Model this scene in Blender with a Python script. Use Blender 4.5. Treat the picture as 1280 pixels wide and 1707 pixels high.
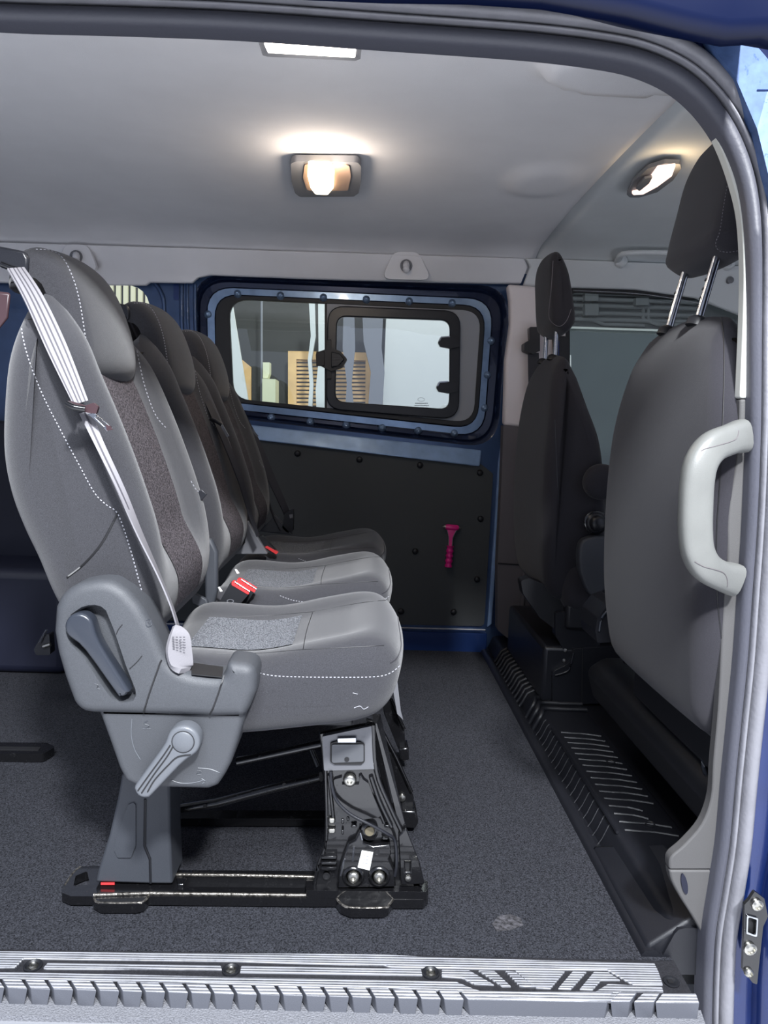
import bpy, bmesh, math, random
from mathutils import Vector, Matrix
from mathutils.bvhtree import BVHTree

random.seed(7)
for _o in list(bpy.data.objects):
    bpy.data.objects.remove(_o, do_unlink=True)
SC = bpy.context.scene
COL = SC.collection

# ------------------------------------------------------------ camera
CAM = Vector((0.0, 0.0, 0.82))
FPX, CX, CY = 1250.0, 640.0, 853.5
_ey = Vector((-35.0, -138.5, 1250.0)).normalized()
_ex = Vector((1.0, 0.035, 0.032))
_ex = (_ex - _ey * _ex.dot(_ey)).normalized()
_ez = _ex.cross(_ey)
cam_data = bpy.data.cameras.new('camera')
cam_data.sensor_fit = 'HORIZONTAL'
cam_data.sensor_width = 36.0
cam_data.lens = FPX / 1280.0 * 36.0
cam_data.clip_start = 0.02
cam_ob = bpy.data.objects.new('camera', cam_data)
COL.objects.link(cam_ob)
_r = Vector((_ex[0], _ey[0], _ez[0]))
_d = Vector((_ex[1], _ey[1], _ez[1]))
_f = Vector((_ex[2], _ey[2], _ez[2]))
cam_ob.matrix_world = Matrix(((_r[0], -_d[0], -_f[0], CAM[0]), (_r[1], -_d[1], -_f[1], CAM[1]),
                              (_r[2], -_d[2], -_f[2], CAM[2]), (0, 0, 0, 1)))
SC.camera = cam_ob

# ------------------------------------------------------------ world, exposure, lights
SC.view_settings.view_transform = 'Standard'
SC.view_settings.look = 'None'
SC.view_settings.exposure = 0.0
SC.view_settings.gamma = 1.0
SC.view_settings.use_curve_mapping = False
world = bpy.data.worlds.new('world')
SC.world = world
world.use_nodes = True
_bg = world.node_tree.nodes['Background']
_bg.inputs[0].default_value = (0.68, 0.76, 1.0, 1)
_bg.inputs[1].default_value = 0.55


def area(name, loc, target, size, power, color=(1, 1, 1), sy=None):
    L = bpy.data.lights.new(name, 'AREA')
    L.energy = power
    L.color = color
    L.size = size
    if sy:
        L.shape = 'RECTANGLE'
        L.size_y = sy
    o = bpy.data.objects.new(name, L)
    COL.objects.link(o)
    o.location = loc
    o.rotation_euler = (Vector(target) - Vector(loc)).to_track_quat('-Z', 'Y').to_euler()
    return o


# garage lamp above and behind the camera, throws the shadows on the carpet
area('garage_lamp', (0.62, -1.60, 3.02), (0.1, 1.5, 0.5), 0.26, 320, (0.95, 0.97, 1.0))
# added wide fill over the ground outside, bounces up to the roof lining
area('garage_tubes', (-0.2, -1.2, 3.1), (-0.2, -1.15, 0.0), 1.7, 250, (0.88, 0.93, 1.0), 0.9)
# added fill beyond the far side, brightens the things seen through the windows
area('garage_far_lamp', (0.3, 4.6, 3.3), (0.0, 5.8, 1.0), 1.5, 110, (1.0, 0.98, 0.9))


# ------------------------------------------------------------ helpers
def W(px, py, Y=None, Z=None, X=None):
    """a measured point of the photograph put on a real plane of the van"""
    c = Vector((px - CX, py - CY, FPX))
    d = Vector((c.dot(_ex), c.dot(_ey), c.dot(_ez)))
    if Y is not None:
        t = (Y - CAM[1]) / d[1]
    elif Z is not None:
        t = (Z - CAM[2]) / d[2]
    else:
        t = (X - CAM[0]) / d[0]
    return CAM + d * t


def WX(pts, Y):
    return [(lambda p: (p[0], p[2]))(W(a, b, Y=Y)) for a, b in pts]


def WZ(pts, Z):
    return [(lambda p: (p[0], p[1]))(W(a, b, Z=Z)) for a, b in pts]


def lin(c):
    c = c / 255.0
    return c / 12.92 if c <= 0.04045 else ((c + 0.055) / 1.055) ** 2.4


def rgb(r, g, b):
    return (lin(r), lin(g), lin(b), 1.0)


def mat(name, col, rough=0.6, metal=0.0, bump=None, var=None, coat=0.0, spec=0.5, scr=None, sheen=0.0):
    """bump=(scale, distance)  var=(scale, amount) tone variation  scr=(scale, amount) worn light scratches"""
    m = bpy.data.materials.new(name)
    m.use_nodes = True
    nt = m.node_tree
    b = nt.nodes['Principled BSDF']
    b.inputs['Base Color'].default_value = col
    b.inputs['Roughness'].default_value = rough
    b.inputs['Metallic'].default_value = metal
    b.inputs['Coat Weight'].default_value = coat
    b.inputs['Specular IOR Level'].default_value = spec
    b.inputs['Sheen Weight'].default_value = sheen
    tc = nt.nodes.new('ShaderNodeTexCoord')
    if var:
        n = nt.nodes.new('ShaderNodeTexNoise')
        n.inputs['Scale'].default_value = var[0]
        n.inputs['Detail'].default_value = 3.0
        nt.links.new(tc.outputs['Object'], n.inputs['Vector'])
        r = nt.nodes.new('ShaderNodeMapRange')
        r.inputs['From Min'].default_value = 0.3
        r.inputs['From Max'].default_value = 0.7
        r.inputs['To Min'].default_value = 1 - var[1]
        r.inputs['To Max'].default_value = 1 + var[1]
        nt.links.new(n.outputs['Fac'], r.inputs['Value'])
        mx = nt.nodes.new('ShaderNodeVectorMath')
        mx.operation = 'SCALE'
        mx.inputs[0].default_value = col[:3]
        nt.links.new(r.outputs[0], mx.inputs['Scale'])
        nt.links.new(mx.outputs[0], b.inputs['Base Color'])
    if bump:
        n2 = nt.nodes.new('ShaderNodeTexNoise')
        n2.inputs['Scale'].default_value = bump[0]
        n2.inputs['Detail'].default_value = 2.0
        nt.links.new(tc.outputs['Object'], n2.inputs['Vector'])
        bp = nt.nodes.new('ShaderNodeBump')
        bp.inputs['Distance'].default_value = bump[1]
        bp.inputs['Strength'].default_value = 0.6
        nt.links.new(n2.outputs['Fac'], bp.inputs['Height'])
        nt.links.new(bp.outputs[0], b.inputs['Normal'])
    if scr:
        n3 = nt.nodes.new('ShaderNodeTexNoise')
        n3.inputs['Scale'].default_value = scr[0]
        n3.inputs['Detail'].default_value = 6.0
        n3.inputs['Roughness'].default_value = 0.75
        nt.links.new(tc.outputs['Object'], n3.inputs['Vector'])
        r3 = nt.nodes.new('ShaderNodeMapRange')
        r3.inputs['From Min'].default_value = 0.60
        r3.inputs['From Max'].default_value = 0.66
        r3.inputs['To Min'].default_value = rough
        r3.inputs['To Max'].default_value = min(1, rough + scr[1])
        nt.links.new(n3.outputs['Fac'], r3.inputs['Value'])
        nt.links.new(r3.outputs[0], b.inputs['Roughness'])
    return m


def emis(name, col, strength):
    m = bpy.data.materials.new(name)
    m.use_nodes = True
    b = m.node_tree.nodes['Principled BSDF']
    b.inputs['Base Color'].default_value = (0.8, 0.7, 0.6, 1)
    b.inputs['Emission Color'].default_value = col
    b.inputs['Emission Strength'].default_value = strength
    return m


def glass(name, tint=(0.9, 0.95, 0.95, 1), alpha_rough=0.0, refl=0.12):
    m = bpy.data.materials.new(name)
    m.use_nodes = True
    nt = m.node_tree
    for n in list(nt.nodes):
        nt.nodes.remove(n)
    out = nt.nodes.new('ShaderNodeOutputMaterial')
    tr = nt.nodes.new('ShaderNodeBsdfTransparent')
    tr.inputs[0].default_value = tint
    gl = nt.nodes.new('ShaderNodeBsdfGlossy')
    gl.inputs['Roughness'].default_value = alpha_rough
    lw = nt.nodes.new('ShaderNodeLayerWeight')
    lw.inputs[0].default_value = 0.25
    mr = nt.nodes.new('ShaderNodeMapRange')
    mr.inputs['To Min'].default_value = refl
    mr.inputs['To Max'].default_value = 0.9
    nt.links.new(lw.outputs['Fresnel'], mr.inputs['Value'])
    mx = nt.nodes.new('ShaderNodeMixShader')
    nt.links.new(mr.outputs[0], mx.inputs[0])
    nt.links.new(tr.outputs[0], mx.inputs[1])
    nt.links.new(gl.outputs[0], mx.inputs[2])
    nt.links.new(mx.outputs[0], out.inputs[0])
    return m


M = {}
M['fabric'] = mat('seat_fabric', rgb(50, 50, 54), 0.9, bump=(1500, 0.0008), var=(900, 0.34), spec=0.25, sheen=0.25)
M['fabric_front'] = mat('front_seat_fabric', rgb(46, 45, 50), 0.92, bump=(1500, 0.0005), var=(900, 0.15), spec=0.2, sheen=0.15)
M['thread'] = mat('stitch_thread', rgb(150, 150, 156), 0.8)
M['thread_dark'] = mat('dull_stitch_thread', rgb(120, 116, 122), 0.8)
M['carpet'] = mat('floor_carpet', rgb(49, 50, 55), 0.97, bump=(700, 0.003), var=(420, 0.8), spec=0.1)
M['headliner'] = mat('headliner_cloth', rgb(221, 221, 224), 0.95, bump=(900, 0.0008), var=(7, 0.03), spec=0.1)
M['headliner_cab'] = mat('cab_headliner_cloth', rgb(218, 222, 224), 0.95, bump=(900, 0.0008), var=(7, 0.03), spec=0.1)
M['blue'] = mat('blue_body_paint', rgb(20, 38, 88), 0.2, 0.4, coat=0.6, var=(14, 0.12))
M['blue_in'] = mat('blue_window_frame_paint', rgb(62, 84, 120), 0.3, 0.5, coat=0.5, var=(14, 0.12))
M['blue_dark'] = mat('blue_inner_paint', rgb(30, 54, 106), 0.3, 0.3, coat=0.4, scr=(30, 0.3))
M['black_trim'] = mat('black_lining_board', rgb(64, 67, 68), 0.7, bump=(500, 0.0004))
M['black'] = mat('black_plastic', rgb(26, 27, 31), 0.45, bump=(900, 0.0003))
M['black_sat'] = mat('satin_black_plastic', rgb(30, 31, 36), 0.33, bump=(600, 0.0004))
M['tread'] = mat('black_step_plastic', rgb(24, 25, 30), 0.38, bump=(1200, 0.0006))
M['gloss_black'] = mat('glossy_black_steel', rgb(20, 20, 22), 0.22, 0.2, coat=0.8, scr=(60, 0.45), bump=(40, 0.0012))
M['grey_trim'] = mat('grey_seat_plastic', rgb(65, 67, 71), 0.52, bump=(1300, 0.0006), var=(700, 0.12))
M['grey_trim_lt'] = mat('light_grey_lever_plastic', rgb(92, 95, 100), 0.42, bump=(1100, 0.0003))
M['grey_dark'] = mat('dark_grey_leg_plastic', rgb(58, 61, 67), 0.5, bump=(1300, 0.0004))
M['lever'] = mat('slate_lever_plastic', rgb(44, 48, 56), 0.3, bump=(900, 0.0002), coat=0.2)
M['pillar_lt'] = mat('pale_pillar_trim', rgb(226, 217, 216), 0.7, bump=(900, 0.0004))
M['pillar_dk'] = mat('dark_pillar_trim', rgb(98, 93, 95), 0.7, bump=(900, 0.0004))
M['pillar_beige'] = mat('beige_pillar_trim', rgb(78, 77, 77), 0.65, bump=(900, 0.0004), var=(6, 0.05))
M['handle'] = mat('pale_grey_handle_plastic', rgb(112, 113, 110), 0.42, bump=(700, 0.0003), var=(30, 0.05))
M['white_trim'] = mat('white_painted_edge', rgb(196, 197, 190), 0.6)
M['rubber'] = mat('door_seal_rubber', rgb(120, 120, 126), 0.40, bump=(150, 0.001), var=(25, 0.10))
M['rubber_dk'] = mat('dark_seal_rubber', rgb(78, 79, 88), 0.5, bump=(200, 0.0006))
M['win_rubber'] = mat('window_rubber', rgb(28, 28, 30), 0.5)
M['win_grey'] = mat('window_grey_frame', rgb(150, 152, 156), 0.45)
M['chrome'] = mat('steel_post', rgb(190, 192, 196), 0.22, 1.0, bump=(60, 0.001))
M['zinc'] = mat('zinc_bolt', rgb(190, 188, 180), 0.3, 1.0)
M['red'] = mat('red_button', rgb(226, 60, 62), 0.35, coat=0.3)
M['web'] = mat('belt_webbing', rgb(128, 126, 130), 0.6, bump=(700, 0.0005))
M['web_edge'] = mat('belt_webbing_stripe', rgb(72, 70, 76), 0.7)
M['web_dark'] = mat('dark_belt_webbing', rgb(44, 44, 50), 0.6)
M['tongue_cover'] = mat('brown_tongue_plastic', rgb(58, 40, 44), 0.4)
M['hammer'] = mat('magenta_plastic', rgb(226, 28, 132), 0.35, coat=0.3)
M['white'] = mat('white_sticker', rgb(235, 235, 232), 0.5)
M['lamp_bezel'] = mat('lamp_bezel_grey', rgb(118, 119, 124), 0.5)
M['lamp_glow'] = emis('lamp_lens_glow', (1.0, 0.80, 0.52, 1), 9.0)
M['lamp_white'] = emis('strip_lamp_lens_glow', (1.0, 0.95, 0.88, 1), 5.0)
M['lamp_amber'] = mat('lamp_lens_clear', rgb(190, 160, 140), 0.25)
M['lamp_pink'] = emis('reading_lamp_glow', (1.0, 0.72, 0.62, 1), 1.6)
M['glass'] = glass('window_glass', refl=0.05)
M['glass_milky'] = glass('hazy_window_glass', tint=(0.82, 0.86, 0.88, 1), refl=0.10)
M['glass_door'] = glass('tinted_cab_glass', tint=(0.66, 0.70, 0.69, 1), refl=0.06)
M['concrete'] = mat('garage_concrete', rgb(208, 208, 210), 0.5, var=(3, 0.05))
M['wood'] = mat('varnished_wood', rgb(206, 168, 112), 0.5, var=(8, 0.15))
M['dark_wall'] = mat('dark_partition', rgb(48, 48, 46), 0.7)
M['cream'] = mat('cream_board', rgb(206, 208, 178), 0.8)
M['grey_pipe'] = mat('grey_conduit', rgb(96, 97, 100), 0.6)
M['garage_dark'] = mat('dark_garage_wall', rgb(58, 60, 64), 0.9)
M['white_wall'] = mat('white_painted_wall', rgb(204, 207, 204), 0.8)
M['grey_post'] = mat('grey_column_paint', rgb(120, 122, 128), 0.6)
M['greenboard'] = mat('grey_green_board', rgb(70, 80, 79), 0.7, var=(5, 0.08))

# mesh insert cloth: fine woven dashes
def insert_mat(name, c1, c2, scale):
    m = bpy.data.materials.new(name)
    m.use_nodes = True
    nt = m.node_tree
    b = nt.nodes['Principled BSDF']
    b.inputs['Roughness'].default_value = 0.9
    b.inputs['Specular IOR Level'].default_value = 0.2
    tc = nt.nodes.new('ShaderNodeTexCoord')
    mp = nt.nodes.new('ShaderNodeMapping')
    mp.inputs['Scale'].default_value = (1.0, 1.0, 0.6)
    vo = nt.nodes.new('ShaderNodeTexVoronoi')
    vo.inputs['Scale'].default_value = scale
    ramp = nt.nodes.new('ShaderNodeValToRGB')
    ramp.color_ramp.elements[0].position = 0.25
    ramp.color_ramp.elements[0].color = c1
    ramp.color_ramp.elements[1].position = 0.62
    ramp.color_ramp.elements[1].color = c2
    nt.links.new(tc.outputs['Object'], mp.inputs[0])
    nt.links.new(mp.outputs[0], vo.inputs['Vector'])
    nt.links.new(vo.outputs['Distance'], ramp.inputs[0])
    nt.links.new(ramp.outputs[0], b.inputs['Base Color'])
    bp = nt.nodes.new('ShaderNodeBump')
    bp.inputs['Distance'].default_value = 0.001
    nt.links.new(vo.outputs['Distance'], bp.inputs['Height'])
    nt.links.new(bp.outputs[0], b.inputs['Normal'])
    return m


M['insert'] = insert_mat('woven_seat_insert', rgb(132, 134, 139), rgb(80, 82, 87), 420)
M['insert_dark'] = insert_mat('woven_back_insert', rgb(100, 94, 98), rgb(58, 54, 57), 420)


# ribbed scuff plate: fine ridges along the sill with worn patches
def rib_mat():
    m = bpy.data.materials.new('ribbed_scuff_plate')
    m.use_nodes = True
    nt = m.node_tree
    b = nt.nodes['Principled BSDF']
    b.inputs['Roughness'].default_value = 0.42
    b.inputs['Metallic'].default_value = 0.25
    tc = nt.nodes.new('ShaderNodeTexCoord')
    wv = nt.nodes.new('ShaderNodeTexWave')
    wv.bands_direction = 'Y'
    wv.inputs['Scale'].default_value = 62
    wv.inputs['Distortion'].default_value = 0.25
    mp = nt.nodes.new('ShaderNodeMapping')
    mp.inputs['Scale'].default_value = (0.12, 1, 0)
    nt.links.new(tc.outputs['Object'], mp.inputs[0])
    nt.links.new(tc.outputs['Object'], wv.inputs['Vector'])
    nz = nt.nodes.new('ShaderNodeTexNoise')
    nz.inputs['Scale'].default_value = 90
    nz.inputs['Detail'].default_value = 5
    nt.links.new(mp.outputs[0], nz.inputs['Vector'])
    n2 = nt.nodes.new('ShaderNodeTexNoise')
    n2.inputs['Scale'].default_value = 26
    n2.inputs['Detail'].default_value = 6
    n2.inputs['Roughness'].default_value = 0.8
    nt.links.new(tc.outputs['Object'], n2.inputs['Vector'])
    ad = nt.nodes.new('ShaderNodeMath')
    ad.operation = 'ADD'
    ml = nt.nodes.new('ShaderNodeMath')
    ml.operation = 'MULTIPLY'
    ml.inputs[1].default_value = 0.45
    nt.links.new(wv.outputs['Fac'], ml.inputs[0])
    nt.links.new(ml.outputs[0], ad.inputs[0])
    m2 = nt.nodes.new('ShaderNodeMath')
    m2.operation = 'MULTIPLY'
    m2.inputs[1].default_value = 0.5
    nt.links.new(nz.outputs['Fac'], m2.inputs[0])
    nt.links.new(m2.outputs[0], ad.inputs[1])
    a3 = nt.nodes.new('ShaderNodeMath')
    a3.operation = 'ADD'
    nt.links.new(ad.outputs[0], a3.inputs[0])
    m3 = nt.nodes.new('ShaderNodeMath')
    m3.operation = 'MULTIPLY'
    m3.inputs[1].default_value = 0.5
    nt.links.new(n2.outputs['Fac'], m3.inputs[0])
    nt.links.new(m3.outputs[0], a3.inputs[1])
    rp = nt.nodes.new('ShaderNodeValToRGB')
    rp.color_ramp.elements[0].position = 0.42
    rp.color_ramp.elements[0].color = rgb(74, 75, 80)
    rp.color_ramp.elements[1].position = 0.72
    rp.color_ramp.elements[1].color = rgb(160, 161, 166)
    nt.links.new(a3.outputs[0], rp.inputs[0])
    nt.links.new(rp.outputs[0], b.inputs['Base Color'])
    bp = nt.nodes.new('ShaderNodeBump')
    bp.inputs['Distance'].default_value = 0.001
    nt.links.new(wv.outputs['Fac'], bp.inputs['Height'])
    nt.links.new(bp.outputs[0], b.inputs['Normal'])
    return m


M['ribbed'] = rib_mat()
M['sill_grain'] = mat('grained_sill_plastic', rgb(118, 119, 124), 0.5, bump=(350, 0.004), var=(380, 0.2))
M['sill_block'] = mat('grey_sill_block', rgb(84, 86, 93), 0.4, bump=(900, 0.0004))
M['sill_dark'] = mat('dark_sill_plastic', rgb(34, 34, 38), 0.55, bump=(800, 0.001), var=(300, 0.3))
M['sill_metal'] = mat('pale_sill_flange', rgb(150, 151, 156), 0.4, 0.2, scr=(40, 0.3))

M['flange'] = mat('bright_window_flange_paint', rgb(140, 164, 194), 0.3, 0.7, coat=0.4, var=(20, 0.15))  # same blue steel, the ceiling's reflection put into a brighter tone
M['ledge'] = mat('light_blue_ledge_paint', rgb(146, 174, 210), 0.34, 0.35, coat=0.4, var=(20, 0.12), bump=(9, 0.008))  # blue steel lightened in colour where ledge and strip catch light
M['deep_navy'] = mat('deep_navy_paint', rgb(14, 18, 38), 0.6)
M['roof_paint'] = mat('dark_roof_paint', rgb(9, 18, 46), 0.3, spec=0.22)
M['navy'] = mat('navy_recess_paint', rgb(22, 34, 62), 0.25, 0.4, coat=0.6)  # shade of the pressed recess put into a darker tone
M['worn'] = mat('worn_black_steel', rgb(120, 116, 110), 0.35, 0.8, bump=(220, 0.002), var=(160, 0.9))

ORG = {}


def _origin(parent):
    while parent is not None:
        if parent.name in ORG:
            return ORG[parent.name]
        parent = parent.parent
    return Vector((0, 0, 0))


def thing(name, label, cat, loc, group=None):
    o = bpy.data.objects.new(name, None)
    COL.objects.link(o)
    o.empty_display_size = 0.05
    o.location = loc
    o['label'] = label
    o['category'] = cat
    if group:
        o['group'] = group
    ORG[o.name] = Vector(loc)
    return o


def tag(o, label=None, cat=None, group=None, kind=None):
    if label:
        o['label'] = label
    if cat:
        o['category'] = cat
    if group:
        o['group'] = group
    if kind:
        o['kind'] = kind
    return o


def mk(name, V, F, m, parent=None, smooth=True, bevel=0, bseg=2, angle=35, sub=0, weld=False):
    """link world-space vertices as one mesh object below its thing"""
    V = [Vector(v) for v in V]
    if parent is None:
        xs = [v[0] for v in V]; ys = [v[1] for v in V]; zs = [v[2] for v in V]
        org = Vector(((min(xs) + max(xs)) / 2, (min(ys) + max(ys)) / 2, min(zs)))
    else:
        org = _origin(parent)
    me = bpy.data.meshes.new(name)
    me.from_pydata([tuple(v - org) for v in V], [], F)
    bm = bmesh.new()
    bm.from_mesh(me)
    if weld:
        bmesh.ops.remove_doubles(bm, verts=bm.verts, dist=1e-5)
    bmesh.ops.recalc_face_normals(bm, faces=bm.faces)
    bm.to_mesh(me)
    bm.free()
    me.validate()
    o = bpy.data.objects.new(name, me)
    COL.objects.link(o)
    me.materials.append(m)
    if parent is None:
        o.location = org
        ORG[o.name] = org
    else:
        o.parent = parent
    if smooth:
        for p in me.polygons:
            p.use_smooth = True
    if bevel:
        b = o.modifiers.new('bevel', 'BEVEL')
        b.width = bevel
        b.segments = bseg
        b.limit_method = 'ANGLE'
        b.angle_limit = math.radians(angle)
        b.harden_normals = False
    if sub:
        s = o.modifiers.new('sub', 'SUBSURF')
        s.levels = sub
        s.render_levels = sub
    if smooth:
        try:
            me.set_sharp_from_angle(angle=math.radians(50))
        except Exception:
            pass
    return o


def struct(o):
    o['kind'] = 'structure'
    return o


def catmull(pts, n, closed=True):
    P = [Vector(p) for p in pts]
    m = len(P)
    out = []
    segs = m if closed else m - 1
    for i in range(segs):
        p0 = P[(i - 1) % m] if closed or i > 0 else P[0]
        p1 = P[i]
        p2 = P[(i + 1) % m]
        p3 = P[(i + 2) % m] if closed or i + 2 < m else P[-1]
        for k in range(n):
            t = k / n
            out.append(0.5 * ((2 * p1) + (p2 - p0) * t + (2 * p0 - 5 * p1 + 4 * p2 - p3) * t * t
                              + (3 * p1 - p0 - 3 * p2 + p3) * t ** 3))
    if not closed:
        out.append(P[-1])
    return out


def resample(pts, n, closed=True):
    P = [Vector(p) for p in pts]
    if closed:
        P = P + [P[0]]
    L = [0.0]
    for a, b in zip(P, P[1:]):
        L.append(L[-1] + (b - a).length)
    out = []
    cnt = n if closed else n - 1
    j = 0
    for i in range(n):
        s = L[-1] * i / cnt
        while j < len(L) - 2 and L[j + 1] < s:
            j += 1
        d = L[j + 1] - L[j]
        t = 0 if d < 1e-12 else (s - L[j]) / d
        out.append(P[j].lerp(P[j + 1], t))
    return out


def ccw(pts):
    a = 0
    for p, q in zip(pts, pts[1:] + pts[:1]):
        a += p[0] * q[1] - q[0] * p[1]
    return pts if a > 0 else pts[::-1]


def normals2(P):
    N = []
    n = len(P)
    for i in range(n):
        t = P[(i + 1) % n] - P[(i - 1) % n]
        v = Vector((t[1], -t[0]))
        N.append(v.normalized() if v.length > 0 else Vector((0, 0)))
    return N


def rpoly(pts, r=0.01, seg=5):
    """polygon with rounded corners; a point may carry its own radius"""
    P = [Vector(p[:2]) for p in pts]
    R = [p[2] if len(p) > 2 else r for p in pts]
    out = []
    n = len(P)
    for i in range(n):
        a, b, c = P[i - 1], P[i], P[(i + 1) % n]
        u = (a - b); v = (c - b)
        lu, lv = u.length, v.length
        if R[i] <= 0 or lu < 1e-9 or lv < 1e-9:
            out.append(b)
            continue
        u.normalize(); v.normalize()
        ang = math.acos(max(-1, min(1, u.dot(v))))
        if ang > 3.05:
            out.append(b)
            continue
        d = min(R[i] / math.tan(ang / 2), lu * 0.49, lv * 0.49)
        p, q = b + u * d, b + v * d
        for k in range(seg + 1):
            t = k / seg
            out.append((1 - t) ** 2 * p + 2 * t * (1 - t) * b + t * t * q)
    return out


PREC = {}


def pillow(name, pts, y0, y1, r, m, parent, seg=5, mid=8, n=72, warp=None, smooth_in=True, ksm=6, rz=None):
    """closed side outline (x,z) swept across the van with rounded shoulders"""
    P = [Vector(p) for p in ccw(list(pts))]
    if smooth_in:
        P = catmull(P, ksm)
    P = resample(P, n)
    N = normals2(P)
    if smooth_in:
        for _ in range(2):
            N = [(N[i - 1] + N[i] * 2 + N[(i + 1) % n]).normalized() for i in range(n)]
    st = []
    for k in range(seg + 1):
        a = k / seg * math.pi / 2
        st.append((r * (1 - math.sin(a)), y0 + r * (1 - math.cos(a))))
    for k in range(1, mid):
        st.append((0, y0 + r + (y1 - y0 - 2 * r) * k / mid))
    for k in range(seg, -1, -1):
        a = k / seg * math.pi / 2
        st.append((r * (1 - math.sin(a)), y1 - r * (1 - math.cos(a))))
    V, F, rec = [], [], []
    for ins, y in st:
        for i in range(n):
            q = P[i] - N[i] * ins
            v = (q[0], y, q[1])
            V.append(warp(*v) if warp else v)
    for j in range(len(st) - 1):
        for i in range(n):
            a = j * n + i
            b = j * n + (i + 1) % n
            F.append((a, b, b + n, a + n))
            rec.append((P[i][0], st[j][1] * 0.5 + st[j + 1][1] * 0.5, P[i][1], N[i]))
    F.append(tuple(range(n)))
    F.append(tuple(range((len(st) - 1) * n, len(st) * n)))
    o = mk(name, V, F, m, parent)
    PREC[o.name] = (V, F, rec)
    return o


def patch(name, src, pred, m, parent, off=0.0015):
    """a sewn-in panel: the faces of src that pred picks, lifted off by the cloth's thickness"""
    V, F, rec = PREC[src.name]
    V = [Vector(v) for v in V]
    sel = [F[i] for i, rc in enumerate(rec) if pred(*rc)]
    cen = sum(V, Vector()) / len(V)
    idx = {}
    nrm = {}
    for f in sel:
        nn = (V[f[1]] - V[f[0]]).cross(V[f[2]] - V[f[0]])
        fc = (V[f[0]] + V[f[2]]) / 2
        if nn.length > 0:
            nn.normalize()
        for i in f:
            nrm[i] = nrm.get(i, Vector()) + nn
    sgn = 0
    for f in sel:
        fc = (V[f[0]] + V[f[2]]) / 2
        sgn += nrm[f[0]].dot(fc - cen)
    s = 1 if sgn > 0 else -1
    NV = []
    for i in nrm:
        idx[i] = len(NV)
        NV.append(V[i] + nrm[i].normalized() * off * s)
    NF = [tuple(idx[i] for i in f) for f in sel]
    return mk(name, NV, NF, m, parent)


def tess(loops):
    """fill a flat outline with holes; loops of 2-D points -> verts, tris"""
    bm = bmesh.new()
    for lp in loops:
        vs = [bm.verts.new((p[0], p[1], 0)) for p in lp]
        for a, b in zip(vs, vs[1:] + vs[:1]):
            bm.edges.new((a, b))
    bmesh.ops.triangle_fill(bm, use_beauty=True, use_dissolve=False, edges=bm.edges[:], normal=(0, 0, 1))
    bm.verts.index_update()
    V = [(v.co.x, v.co.y) for v in bm.verts]
    F = [tuple(v.index for v in f.verts) for f in bm.faces]
    bm.free()
    return V, F


def plate(name, outer, holes, fn, th, m, parent=None, bevel=0, bseg=2, smooth=True, angle=35):
    """solid plate: 2-D outline with holes, fn maps (a,b,depth 0..1) to space"""
    loops = [list(outer)] + [list(h) for h in holes]
    V2, T = tess(loops)
    n = len(V2)
    V = [fn(a, b, 0.0) for a, b in V2] + [fn(a, b, th) for a, b in V2]
    F = [t for t in T] + [tuple(i + n for i in reversed(t)) for t in T]
    k = 0
    for lp in loops:
        L = len(lp)
        for i in range(L):
            a, b = k + i, k + (i + 1) % L
            F.append((a, b, b + n, a + n))
        k += L
    return mk(name, V, F, m, parent, bevel=bevel, bseg=bseg, smooth=smooth, angle=angle)


def fXZ(Y):
    return lambda a, b, d: (a, Y + d, b)


def fXY(Z):
    return lambda a, b, d: (a, b, Z + d)


def pplate(name, px, Y, th, m, parent=None, holes=(), r=0.0, bevel=0, seg=4, bseg=2):
    """upright plate measured in the photograph on the plane Y; thickness runs away from the door"""
    def cv(pp):
        q = []
        for p in pp:
            w = W(p[0], p[1], Y=Y)
            q.append((w[0], w[2]) + ((p[2] * Y / FPX,) if len(p) > 2 else ()))
        return rpoly(q, r * Y / FPX, seg) if (r or any(len(p) > 2 for p in pp)) else q
    return plate(name, cv(px), [cv(h) for h in holes], fXZ(Y), th, m, parent, bevel=bevel, bseg=bseg)


def hplate(name, px, Z, th, m, parent=None, holes=(), r=0.0, bevel=0, seg=4):
    """level plate measured in the photograph at height Z (top face), thickness goes down"""
    def cv(pp):
        q = []
        for p in pp:
            w = W(p[0], p[1], Z=Z)
            q.append((w[0], w[1]))
        return rpoly(q, r, seg) if r else q
    return plate(name, cv(px), [cv(h) for h in holes], fXY(Z), -th, m, parent, bevel=bevel)


def box(name, x0, x1, y0, y1, z0, z1, m, parent=None, bevel=0, bseg=2):
    V = [(x, y, z) for z in (z0, z1) for y in (y0, y1) for x in (x0, x1)]
    F = [(0, 1, 3, 2), (4, 6, 7, 5), (0, 4, 5, 1), (1, 5, 7, 3), (3, 7, 6, 2), (2, 6, 4, 0)]
    return mk(name, V, F, m, parent, bevel=bevel, bseg=bseg)


def hexa(name, b4, t4, m, parent=None, bevel=0, bseg=2):
    V = list(b4) + list(t4)
    F = [(0, 1, 2, 3), (4, 7, 6, 5), (0, 4, 5, 1), (1, 5, 6, 2), (2, 6, 7, 3), (3, 7, 4, 0)]
    return mk(name, V, F, m, parent, bevel=bevel, bseg=bseg)


def frame_of(t, up=Vector((0, 0, 1))):
    t = t.normalized()
    if abs(t.dot(up)) > 0.98:
        up = Vector((1, 0, 0))
    s = t.cross(up).normalized()
    return s, s.cross(t).normalized()


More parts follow.
